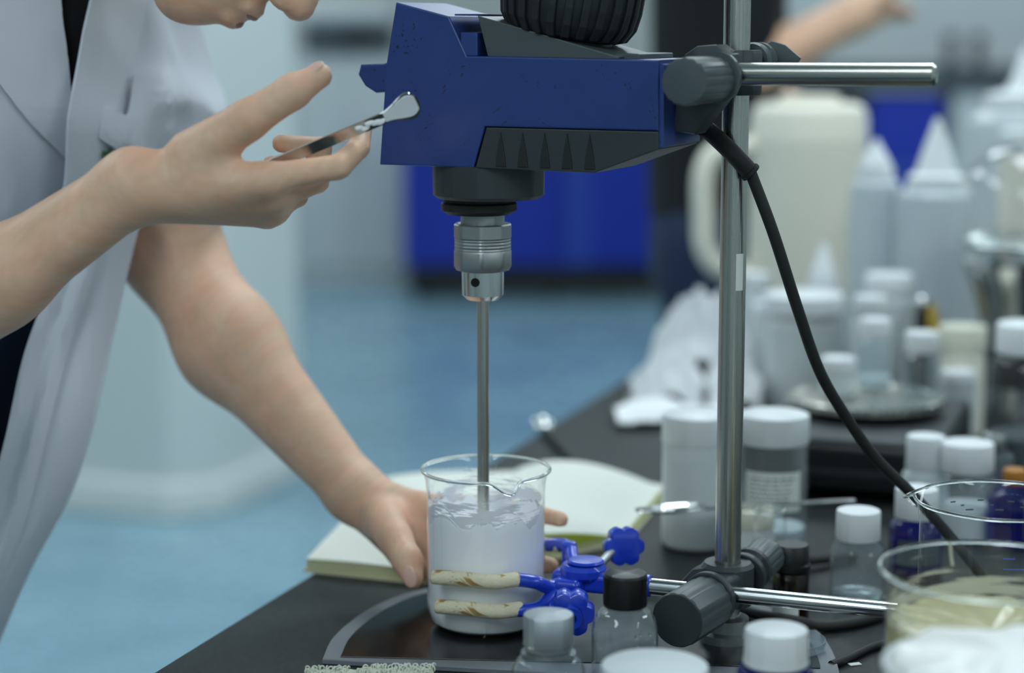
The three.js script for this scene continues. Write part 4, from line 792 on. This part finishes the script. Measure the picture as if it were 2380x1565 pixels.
{
  const P = thing('person', 'person in white lab coat leaning over the beaker with a spatula', 'person', [0, 0, 0]);
  const RH = { elbow: [-0.453, 1.068, -1.349], fore: [-0.350, 1.142, -1.345], wrist: [-0.255, 1.206, -1.335], thcmc: [-0.215, 1.226, -1.333], thmcp: [-0.177, 1.250, -1.329], thip: [-0.147, 1.269, -1.335], thtip: [-0.129, 1.2795, -1.342], imcp: [-0.166, 1.211, -1.327], ipip: [-0.117, 1.2185, -1.337], idip: [-0.105, 1.230, -1.360], itip: [-0.103, 1.242, -1.377], mmcp: [-0.161, 1.199, -1.343], mpip: [-0.136, 1.206, -1.378], mdip: [-0.134, 1.228, -1.392], mtip: [-0.160, 1.232, -1.376], rmcp: [-0.165, 1.189, -1.360], rpip: [-0.152, 1.194, -1.396], rdip: [-0.155, 1.212, -1.406], rtip: [-0.169, 1.217, -1.392], pmcp: [-0.171, 1.184, -1.375], ppip: [-0.162, 1.187, -1.405], pdip: [-0.165, 1.199, -1.412], ptip: [-0.173, 1.203, -1.398] };
  const LH = { shoulder: [-0.337, 1.382, -1.800], elbow: [-0.302, 1.118, -1.738], mid: [-0.243, 1.040, -1.685], wrist: [-0.131, 0.929, -1.608], thcmc: [-0.104, 0.918, -1.560], thmcp: [-0.092, 0.911, -1.521], thip: [-0.0815, 0.900, -1.499], thtip: [-0.0765, 0.889, -1.487], imcp: [-0.074, 0.924, -1.580], ipip: [-0.025, 0.926, -1.5695], idip: [0.011, 0.926, -1.555], itip: [0.039, 0.924, -1.535], mmcp: [-0.078, 0.908, -1.578], mpip: [-0.030, 0.889, -1.570], mdip: [0.004, 0.887, -1.556], mtip: [0.031, 0.886, -1.535], rmcp: [-0.083, 0.895, -1.569], rpip: [-0.043, 0.879, -1.568], rdip: [-0.012, 0.876, -1.557], rtip: [0.010, 0.876, -1.543], pmcp: [-0.090, 0.889, -1.557], ppip: [-0.058, 0.868, -1.562], pdip: [-0.034, 0.865, -1.557], ptip: [-0.018, 0.865, -1.550] };
  const rhF = handField(RH, 1.0), lhF = handField(LH, 1.0);
  const rArm = (x, y, z) => { let d = smin(cap(x, y, z, [-0.52, 1.355, -1.53], RH.elbow, 0.048, 0.040), cap(x, y, z, RH.elbow, RH.fore, 0.039, 0.0305), 0.02); d = smin(d, cap(x, y, z, RH.fore, RH.wrist, 0.0305, 0.0230), 0.02); return d; };
  const lArm = (x, y, z) => { let d = smin(cap(x, y, z, LH.shoulder, LH.elbow, 0.050, 0.040), cap(x, y, z, LH.elbow, LH.mid, 0.0405, 0.0405), 0.03); d = smin(d, cap(x, y, z, LH.mid, LH.wrist, 0.0405, 0.0235), 0.03); return d; };
  // torso: centre line and elliptical sections, front direction f
  const fx = 0.77, fz = 0.64;
  const line = [[0.80, -0.640, -1.640, 0.110, 0.155], [0.92, -0.590, -1.640, 0.110, 0.160], [1.10, -0.500, -1.648, 0.100, 0.150], [1.25, -0.436, -1.660, 0.105, 0.160], [1.36, -0.412, -1.660, 0.082, 0.150], [1.42, -0.390, -1.640, 0.050, 0.080], [1.46, -0.375, -1.63, 0.040, 0.05]];
  const sec = y => { let i = 0; while (i < line.length - 2 && y > line[i + 1][0]) i++; const t = Math.max(0, Math.min(1, (y - line[i][0]) / (line[i + 1][0] - line[i][0]))); const s = t * t * (3 - 2 * t); return [1, 2, 3, 4].map(k => mixn(line[i][k], line[i + 1][k], s)); };
  const torso = (x, y, z, e) => { const [cx, cz, ra, rl] = sec(y); const dx = x - cx, dz = z - cz, a = dx * fx + dz * fz, l = dx * fz - dz * fx; const q = Math.hypot(a / (ra + e), l / (rl + e)); const d = (q - 1) * (ra + e) * 0.9; return Math.max(d, 0.82 - y, y - 1.455 - e); };
  const hip = [-0.505, 0.90, -1.645];
  const legs = (x, y, z, e) => { let d = 1e9; for (const [hx, hz, kx, kz, ax, az] of [[-0.68, -1.56, -0.67, -1.53, -0.70, -1.50], [-0.60, -1.73, -0.58, -1.72, -0.61, -1.74]]) { d = Math.min(d, smin(cap(x, y, z, [hx, 0.88, hz], [kx, 0.48, kz], 0.075 + e, 0.05 + e), cap(x, y, z, [kx, 0.48, kz], [ax, 0.07, az], 0.05 + e, 0.034 + e), 0.03)); } return d; };
  // head
  const HC = V(-0.1945, 1.4353, -1.522), yaw = 10 * D;
  const F = V(0.5 * Math.cos(yaw), -0.866, 0.5 * Math.sin(yaw)).normalize(); let U = V(0.866, 0.5, 0.05); U.sub(F.clone().multiplyScalar(U.dot(F))).normalize(); const S = F.clone().cross(U);
  const toHead = (x, y, z) => { const dx = x - HC.x, dy = y - HC.y, dz = z - HC.z; return [dx * F.x + dy * F.y + dz * F.z, dx * U.x + dy * U.y + dz * U.z, dx * S.x + dy * S.y + dz * S.z]; };
  const neckBase = [-0.372, 1.425, -1.63];
  const hb = HC.clone().addScaledVector(F, -0.03).addScaledVector(U, -0.06);
  const head = (x, y, z) => {
    const [f, u, s] = toHead(x, y, z), as = Math.abs(s);
    let d = ell(f + 0.012, u - 0.035, s, 0.095, 0.088, 0.074);
    d = smin(d, ell(f - 0.030, u + 0.02, s, 0.060, 0.085, 0.060), 0.03);
    d = smin(d, cap(f, u, as, [-0.015, -0.05, 0.046], [0.058, -0.094, 0.016], 0.022, 0.018), 0.03);
    d = smin(d, cap(f, u, as, [0.066, -0.095, 0], [0.066, -0.095, 0.010], 0.0150, 0.0130), 0.02);
    d = smin(d, ell(f - 0.076, u + 0.060, as, 0.0195, 0.032, 0.028), 0.016);
    d = smin(d, ell(f - 0.0930, u + 0.0725, as, 0.0090, 0.0080, 0.020), 0.007);
    d = smin(d, ell(f - 0.0950, u + 0.0555, as, 0.0080, 0.0075, 0.021), 0.007);
    d = smin(d, cap(f, u, as, [0.083, 0.022, 0], [0.1095, -0.0235, 0], 0.0080, 0.0130), 0.010);
    d = smin(d, ell(f - 0.0985, u + 0.0310, as - 0.0120, 0.0125, 0.0085, 0.0075), 0.006);
    d = smin(d, cap(f, u, as, [0.082, 0.030, 0.012], [0.068, 0.030, 0.042], 0.008, 0.008), 0.012);
    d = Math.max(d, -(ell(f - 0.090, u - 0.004, as - 0.032, 0.014, 0.012, 0.018)));
    d = smin(d, ell(f - 0.074, u - 0.002, as - 0.031, 0.0125, 0.0125, 0.0135), 0.003);
    d = smin(d, ell(f + 0.012, u + 0.012, as - 0.074, 0.018, 0.030, 0.007), 0.006);
    d = smin(d, cap(x, y, z, [hb.x, hb.y, hb.z], neckBase, 0.050, 0.052), 0.03);
    return d;
  };
  const geos = [];
  geos.push(nets((x, y, z) => smin(rArm(x, y, z), rhF(x, y, z), 0.012), [-0.40, 1.05, -1.43], [-0.085, 1.30, -1.295], 0.0028));
  geos.push(nets((x, y, z) => rArm(x, y, z), [-0.60, 1.0, -1.60], [-0.392, 1.43, -1.29], 0.006));
  geos.push(nets((x, y, z) => smin(lArm(x, y, z), lhF(x, y, z), 0.012), [-0.37, 0.853, -1.80], [0.06, 1.185, -1.455], 0.0032));
  geos.push(nets((x, y, z) => Math.min(lArm(x, y, z), torso(x, y, z, 0)), [-0.82, 0.80, -1.90], [-0.20, 1.47, -1.40], 0.010));
  geos.push(nets(head, [-0.42, 1.29, -1.70], [-0.07, 1.57, -1.40], 0.0035));
  geos.push(nets((x, y, z) => legs(x, y, z, 0), [-0.82, 0.05, -1.85], [-0.46, 0.98, -1.42], 0.012));
  const uvOnly = geos.map(g => g);
  const body = part('body', uvOnly, M.skin, P);
  // lips as a thin tinted layer of their own
  const lipG = []; for (const [ff, uu, rf, ru, rs] of [[0.0930, -0.0712, 0.0093, 0.0064, 0.0165], [0.0953, -0.0582, 0.0083, 0.0046, 0.0175]]) { const g = new THREE.SphereGeometry(1, 24, 16).scale(rf, ru, rs).applyMatrix4(new THREE.Matrix4().makeBasis(F, U, S)); const c = HC.clone().addScaledVector(F, ff).addScaledVector(U, uu); lipG.push(g.translate(c.x, c.y, c.z)); }
  part('lips', lipG, M.lip, body);
  nailMesh(body, [-0.1325, 1.2847, -1.3382], [-0.36, 0.80, 0.48], [0.83, 0.5, -0.2], 0.0052, 0.0072);
  nailMesh(body, [-0.0785, 0.8920, -1.4812], [-0.35, 0.1, 0.9], [0.15, -1, 0.1], 0.0062, 0.0085);
  // hair
  part('hair', nets((x, y, z) => { const [f, u, s] = toHead(x, y, z); let d = ell(f + 0.020, u - 0.040, s, 0.102, 0.094, 0.083); d = smin(d, ell(f + 0.085, u + 0.02, s, 0.035, 0.06, 0.06), 0.04); return Math.max(d, -(ell(f - 0.085, u + 0.03, s, 0.075, 0.095, 0.075))); }, [-0.40, 1.30, -1.70], [-0.03, 1.66, -1.36], 0.006), M.hair, P);
  // clothing
  const fold = (x, y, z) => 0.007 * noise(x * 9 + 3, y * 5 + x * 4, z * 9) + 0.012 * (Math.abs(noise(x * 13 + y * 7, y * 6 + 4, z * 13 - y * 5)) - 0.2);
  const coatTop = (x, y, z) => {
    let d = torso(x, y, z, 0.020);
    d = smin(d, Math.max(cap(x, y, z, [-0.345, 1.372, -1.775], [-0.302, 1.15, -1.742], 0.064, 0.060), 1.165 - y), 0.007);
    d = smin(d, Math.max(cap(x, y, z, [-0.51, 1.355, -1.53], [-0.463, 1.11, -1.37], 0.062, 0.056), 1.12 - y), 0.03);
    const sl = sstep(0.10, 0.05, cap(x, y, z, [-0.345, 1.372, -1.775], [-0.302, 1.15, -1.742], 0.02, 0.02)); const wr = Math.pow(0.5 + 0.5 * Math.sin(y * 62 + x * 48 + 2.2 * noise(x * 8, y * 8, z * 8)), 3);
    return Math.max(d, 1.085 - y) + fold(x, y, z) - 0.010 * sl * (wr - 0.3);
  };
  const coat = part('lab_coat', [nets(coatTop, [-0.70, 1.06, -1.92], [-0.19, 1.50, -1.32], 0.0055)], M.coat, P);
  // drape thin cloth pieces over the coat, thrown along -z onto its surface
  const hit = (x, y) => { let z = -1.30; for (let i = 0; i < 160; i++) { const d = coatTop(x, y, z); if (d < 0.0008) return z; z -= Math.max(0.0008, d * 0.55); if (z < -1.9) break; } return null; };
  const drape = (name, left, right, off, th, mat, parent, label, nu = 12, nv = 40) => { // left/right: edge polylines [x,y], top to bottom
    const cl = new THREE.CatmullRomCurve3(left.map(p => V(p[0], p[1], 0)), false, 'centripetal'), cr = new THREE.CatmullRomCurve3(right.map(p => V(p[0], p[1], 0)), false, 'centripetal');
    let last = -1.59;
    const g = sheet((u, v) => { const a = cl.getPoint(v), b = cr.getPoint(v), x = mixn(a.x, b.x, u), y = mixn(a.y, b.y, u); const z = hit(x, y); if (z !== null) last = z; const o = typeof off === 'function' ? off(u, v) : off; return V(x, y, last + o); }, nu, nv, th);
    return part(name, g, mat, parent, label);
  };
  part('collar', (() => { const n = 40; return sheet((u, v) => { const an = -2.35 + u * 4.7, cx = -0.385, cz = -1.638, ra = 0.062 + 0.016 * v, rl = 0.074 + 0.026 * v; const a = -Math.cos(an) * ra, l = Math.sin(an) * rl; return V(cx + a * fx + l * fz, 1.492 - 0.060 * v - 0.035 * Math.pow(Math.abs(an) / 2.35, 2), cz + a * fz - l * fx); }, n, 8, 0.003); })(), M.coat, coat, 'turned down collar');
  // chest pieces, outlined in metres on the chest
  drape('shirt_front', [[-0.352, 1.366], [-0.352, 1.335], [-0.350, 1.300], [-0.3465, 1.262]], [[-0.322, 1.366], [-0.331, 1.335], [-0.339, 1.300], [-0.3455, 1.262]], 0.0022, 0.002, M.shirt, P, 'black shirt between the coat fronts');
  const lap = drape('lapel', [[-0.402, 1.362], [-0.410, 1.325], [-0.409, 1.298], [-0.392, 1.268], [-0.369, 1.232], [-0.352, 1.206]], [[-0.352, 1.362], [-0.350, 1.325], [-0.3475, 1.298], [-0.3455, 1.262], [-0.345, 1.232], [-0.3495, 1.205]], (u, v) => 0.005 + 0.010 * u * (1 - v * 0.5), 0.0022, M.coat, coat, 'broad notched lapel', 18, 50);
  drape('front_edge', [[-0.321, 1.366], [-0.330, 1.320], [-0.342, 1.250], [-0.352, 1.190], [-0.360, 1.165]], [[-0.297, 1.366], [-0.301, 1.320], [-0.318, 1.250], [-0.333, 1.190], [-0.340, 1.165]], (u, v) => 0.010 + 0.026 * Math.pow(1 - u, 1.4) + 0.008 * Math.sin(Math.PI * u), 0.0025, M.coat, coat, 'turned front edge of the coat', 14, 50);
  const pk = drape('breast_pocket', [[-0.308, 1.272], [-0.311, 1.245], [-0.322, 1.215], [-0.330, 1.185]], [[-0.284, 1.274], [-0.283, 1.255], [-0.288, 1.225], [-0.297, 1.190]], (u, v) => 0.008 + 0.010 * u, 0.0022, M.coat, coat, 'patch pocket', 12, 24);
  drape('pocket_tab', [[-0.325, 1.250], [-0.328, 1.225]], [[-0.308, 1.240], [-0.316, 1.212]], 0.021, 0.0018, M.coat, pk, 'folded cloth tab', 6, 8);
  drape('embroidery', [[-0.3265, 1.2135], [-0.3275, 1.2035]], [[-0.3130, 1.2120], [-0.3150, 1.2010]], 0.0225, 0.0012, M.green, pk, 'green embroidered mark', 4, 4);
  // hanging coat fronts below the waist, real cloth sheets
  const curve = p => new THREE.CatmullRomCurve3(p.map(q => V(...q)), false, 'centripetal');
  const hang = (A, B, bulge) => { const a = curve(A), b = curve(B); return sheet((u, v) => { const p = a.getPoint(v).lerp(b.getPoint(v), u); const w = Math.sin(Math.PI * u); return V(p.x + bulge * w * 0.3, p.y, p.z + bulge * w + 0.004 * Math.sin(u * 9 + v * 3)); }, 20, 60, 0.0022); };
  const Ledge = [[-0.352, 1.165, -1.575], [-0.366, 1.113, -1.573], [-0.386, 1.055, -1.560], [-0.399, 0.990, -1.540], [-0.418, 0.920, -1.525], [-0.445, 0.850, -1.515], [-0.500, 0.74, -1.515], [-0.54, 0.62, -1.52]];
  const Redge = [[-0.305, 1.165, -1.640], [-0.316, 1.130, -1.640], [-0.332, 1.058, -1.625], [-0.349, 0.977, -1.600], [-0.365, 0.930, -1.590], [-0.402, 0.862, -1.585], [-0.455, 0.74, -1.60], [-0.49, 0.62, -1.61]];
  part('coat_front', hang(Ledge, Redge, 0.016), M.coat, coat, 'left coat front hanging open');
  const mid = Redge.map(p => [p[0] - 0.055, p[1], p[2] - 0.11]), back = Redge.map(p => [p[0] - 0.22, p[1], p[2] - 0.19]);
  part('coat_side', hang(Redge, mid, 0.0), M.coat, coat, 'side of the coat skirt');
  part('coat_back', hang(mid, back, -0.02), M.coat, coat, 'back of the coat skirt');
  part('placket', hang(Ledge.map(p => [p[0] - 0.001, p[1], p[2] + 0.006]), Ledge.map((p, i) => [mixn(p[0], Redge[i][0], 0.42) + 0.006, p[1], mixn(p[2], Redge[i][2], 0.42) + 0.021]), 0.003), M.coat, coat, 'stitched front band');
  const RL = Ledge.map((p, i) => [p[0] - 0.075 - i * 0.006, p[1], p[2] + 0.07]), RR = Ledge.map((p, i) => [p[0] - 0.20 - i * 0.004, p[1], p[2] + 0.08]);
  part('coat_front', hang(RL, RR, 0.012), M.coat, coat, 'right coat front hanging open');
  const sh = part('shirt', nets((x, y, z) => Math.max(torso(x, y, z, 0.010), 0.93 - y, y - 1.12), [-0.80, 0.90, -1.86], [-0.30, 1.14, -1.42], 0.008), M.navy, P, 'dark blue shirt below the coat buttons');
  part('trousers', nets((x, y, z) => Math.min(smin(legs(x, y, z, 0.012), Math.max(torso(x, y, z, 0.012), y - 0.96), 0.05), 1) + (y < 0.075 ? 0.02 : 0), [-0.86, 0.06, -1.90], [-0.36, 1.0, -1.40], 0.010), M.denim, P);
  for (const [ax, az] of [[-0.70, -1.50], [-0.61, -1.74]]) part('shoe', nets((x, y, z) => { let d = smin(cap(x, y, z, [ax - 0.02, 0.04, az - 0.015], [ax + 0.10, 0.032, az + 0.075], 0.038, 0.033), cap(x, y, z, [ax, 0.04, az], [ax, 0.09, az], 0.045, 0.042), 0.03); return Math.max(d, 0.002 - y); }, [ax - 0.12, -0.01, az - 0.12], [ax + 0.18, 0.15, az + 0.16], 0.008), M.shoe, P);
  // spatula held between index and middle finger
  const T = thing('spatula', 'steel spatula smeared with white cream held in the hand', 'spatula', [0, 0, 0]);
  const pts = [[-0.178, 1.2130, -1.374], [-0.148, 1.2255, -1.3625], [-0.120, 1.2370, -1.3535], [-0.100, 1.2452, -1.3495], [-0.088, 1.2502, -1.3490]];
  const cu = curve(pts); const wide = V(-0.33, 0.78, 0.53).normalize();
  part('blade', sheet((u, v) => { const p = cu.getPoint(u); const q = (v - 0.5) * 0.0088; return p.addScaledVector(wide, q); }, 40, 4, 0.0014), M.steelBright, T);
  const hp = pts[4], ax = V(0.022, 0.0105, 0.0).normalize();
  const spoonF = (u, v) => { const L = 0.028 * u, w = (0.0044 + 0.0072 * sstep(0.05, 0.85, u)) * Math.sqrt(Math.max(0, 1 - Math.pow(Math.max(0, (u - 0.62) / 0.38), 2.2)) + 0.0001); const q = (v - 0.5) * 2; return V(hp[0] + ax.x * L, hp[1] + ax.y * L, hp[2] - 0.0012 * (1 - q * q) * Math.sin(Math.PI * u)).addScaledVector(wide, q * w); };
  const bl = part('spoon_head', sheet(spoonF, 30, 16, 0.0013), M.steelBright, T);
  const smear = (u, v) => { const uu = 0.08 + u * 0.86, vv = 0.12 + v * 0.76; return spoonF(uu, vv).add(V(-0.0004, -0.0002, 0.0012 + 0.0007 * noise(u * 5, v * 4, 2) + 0.0006 * Math.sin(Math.PI * v) * Math.sin(Math.PI * u))); };
  part('cream_smear', [sheet(smear, 24, 14, 0.0007)], M.cream, bl, 'white cream on the spoon head');
  const dabs = []; for (const [tt, o, r] of [[0.70, 0.001, 0.0022], [0.75, -0.0012, 0.0026], [0.82, 0.0014, 0.0026], [0.90, 0, 0.003], [0.96, -0.001, 0.003]]) { const p = cu.getPoint(tt).addScaledVector(wide, o); dabs.push(new THREE.SphereGeometry(1, 14, 10).scale(r * 1.3, r * 0.8, 0.0007).rotateZ(0.4).translate(p.x, p.y, p.z + 0.0010)); }
  part('cream_dab', dabs, M.cream, bl);
}
{
  // second person far behind, in dark clothes, reaching to the right
  const P = thing('person', 'person in black clothes reaching right, far behind the pole', 'person', [0, 0, 0]);
  const cx = 0.362, cz = -3.52;
  const arm = (x, y, z) => { let d = smin(cap(x, y, z, [cx + 0.03, 1.42, cz + 0.12], [0.395, 1.235, -3.400], 0.05, 0.047), cap(x, y, z, [0.395, 1.235, -3.400], [0.585, 1.330, -3.440], 0.047, 0.034), 0.03); d = smin(d, cap(x, y, z, [0.585, 1.330, -3.440], [0.635, 1.345, -3.450], 0.034, 0.030), 0.02); for (let k = 0; k < 4; k++) d = smin(d, cap(x, y, z, [0.635, 1.345 + k * 0.006 - 0.008, -3.460 + k * 0.017 - 0.02], [0.685, 1.325 + k * 0.004, -3.460 + k * 0.017 - 0.02], 0.0095, 0.007), 0.006); d = smin(d, cap(x, y, z, [0.61, 1.345, -3.420], [0.65, 1.372, -3.405], 0.011, 0.008), 0.008); return d; };
  const arm2 = (x, y, z) => smin(cap(x, y, z, [cx + 0.02, 1.42, cz - 0.16], [0.46, 1.20, cz - 0.2], 0.05, 0.042), cap(x, y, z, [0.46, 1.20, cz - 0.2], [0.55, 1.14, cz - 0.16], 0.04, 0.027), 0.03);
  const trunk = (x, y, z, e) => { const q = Math.hypot((x - cx) / (0.105 + e), (z - cz) / (0.165 + e)); return Math.max((q - 1) * 0.1, 0.86 - y, y - 1.46 - e); };
  const leg = (x, y, z, e) => { let d = 1e9; for (const s of [-1, 1]) d = Math.min(d, smin(cap(x, y, z, [cx - 0.005, 0.92, cz + s * 0.09], [cx + 0.005, 0.48, cz + s * 0.1], 0.08 + e, 0.055 + e), cap(x, y, z, [cx + 0.005, 0.48, cz + s * 0.1], [cx - 0.01, 0.07, cz + s * 0.11], 0.055 + e, 0.036 + e), 0.03)); return d; };
  const headF = (x, y, z) => { let d = ell(x - cx - 0.03, y - 1.66, z - cz, 0.095, 0.12, 0.078); d = smin(d, cap(x, y, z, [cx + 0.075, 1.58, cz], [cx + 0.09, 1.575, cz], 0.03, 0.022), 0.03); d = smin(d, cap(x, y, z, [cx + 0.12, 1.67, cz], [cx + 0.145, 1.635, cz], 0.008, 0.012), 0.012); for (const s of [-1, 1]) d = smin(d, ell(x - cx - 0.02, y - 1.65, z - cz - s * 0.078, 0.018, 0.03, 0.008), 0.006); d = smin(d, cap(x, y, z, [cx, 1.60, cz], [cx - 0.01, 1.42, cz], 0.052, 0.056), 0.03); return d; };
  const body = part('body', [nets((x, y, z) => Math.min(arm(x, y, z)), [0.26, 1.16, -3.60], [0.80, 1.50, -3.30], 0.0065), nets((x, y, z) => Math.min(arm2(x, y, z), trunk(x, y, z, 0), headF(x, y, z)), [0.20, 0.84, -3.84], [0.74, 1.82, -3.28], 0.012), nets((x, y, z) => leg(x, y, z, 0), [0.2, 0.04, -3.76], [0.52, 1.02, -3.28], 0.014)], M.skin, P);
  part('hair', nets((x, y, z) => Math.max(ell(x - cx - 0.02, y - 1.675, z - cz, 0.108, 0.122, 0.09), -ell(x - cx - 0.12, y - 1.62, z - cz, 0.075, 0.11, 0.09)), [0.2, 1.5, -3.66], [0.55, 1.84, -3.38], 0.010), M.hair, P);
  part('black_top', nets((x, y, z) => { let d = trunk(x, y, z, 0.014); d = smin(d, cap(x, y, z, [cx + 0.03, 1.41, cz + 0.12], [0.39, 1.30, -3.405], 0.062, 0.056), 0.03); d = smin(d, cap(x, y, z, [cx + 0.02, 1.41, cz - 0.15], [0.42, 1.25, cz - 0.19], 0.062, 0.054), 0.03); return Math.max(d, 0.98 - y) + 0.004 * noise(x * 12, y * 6, z * 12); }, [0.16, 0.95, -3.86], [0.60, 1.52, -3.26], 0.011), M.blackCloth, P);
  part('pale_cuff', rod([0.376, 1.335, -3.40], [0.388, 1.285, -3.40], 0.060, 0.058, 28, 0.004), M.lightBlueCloth, P);
  part('trousers', nets((x, y, z) => smin(leg(x, y, z, 0.012), Math.max(trunk(x, y, z, 0.008), y - 1.0), 0.05) + (y < 0.08 ? 0.02 : 0), [0.18, 0.05, -3.80], [0.56, 1.04, -3.24], 0.012), M.denim, P);
  for (const s of [-1, 1]) part('shoe', nets((x, y, z) => Math.max(smin(cap(x, y, z, [cx - 0.03, 0.04, cz + s * 0.11], [cx + 0.12, 0.032, cz + s * 0.12], 0.04, 0.034), cap(x, y, z, [cx - 0.01, 0.04, cz + s * 0.11], [cx - 0.01, 0.09, cz + s * 0.11], 0.046, 0.044), 0.03), 0.002 - y), [cx - 0.12, -0.01, cz + s * 0.11 - 0.1], [cx + 0.2, 0.16, cz + s * 0.11 + 0.1], 0.009), M.shoe, P);
}
renderer.render(scene, camera);
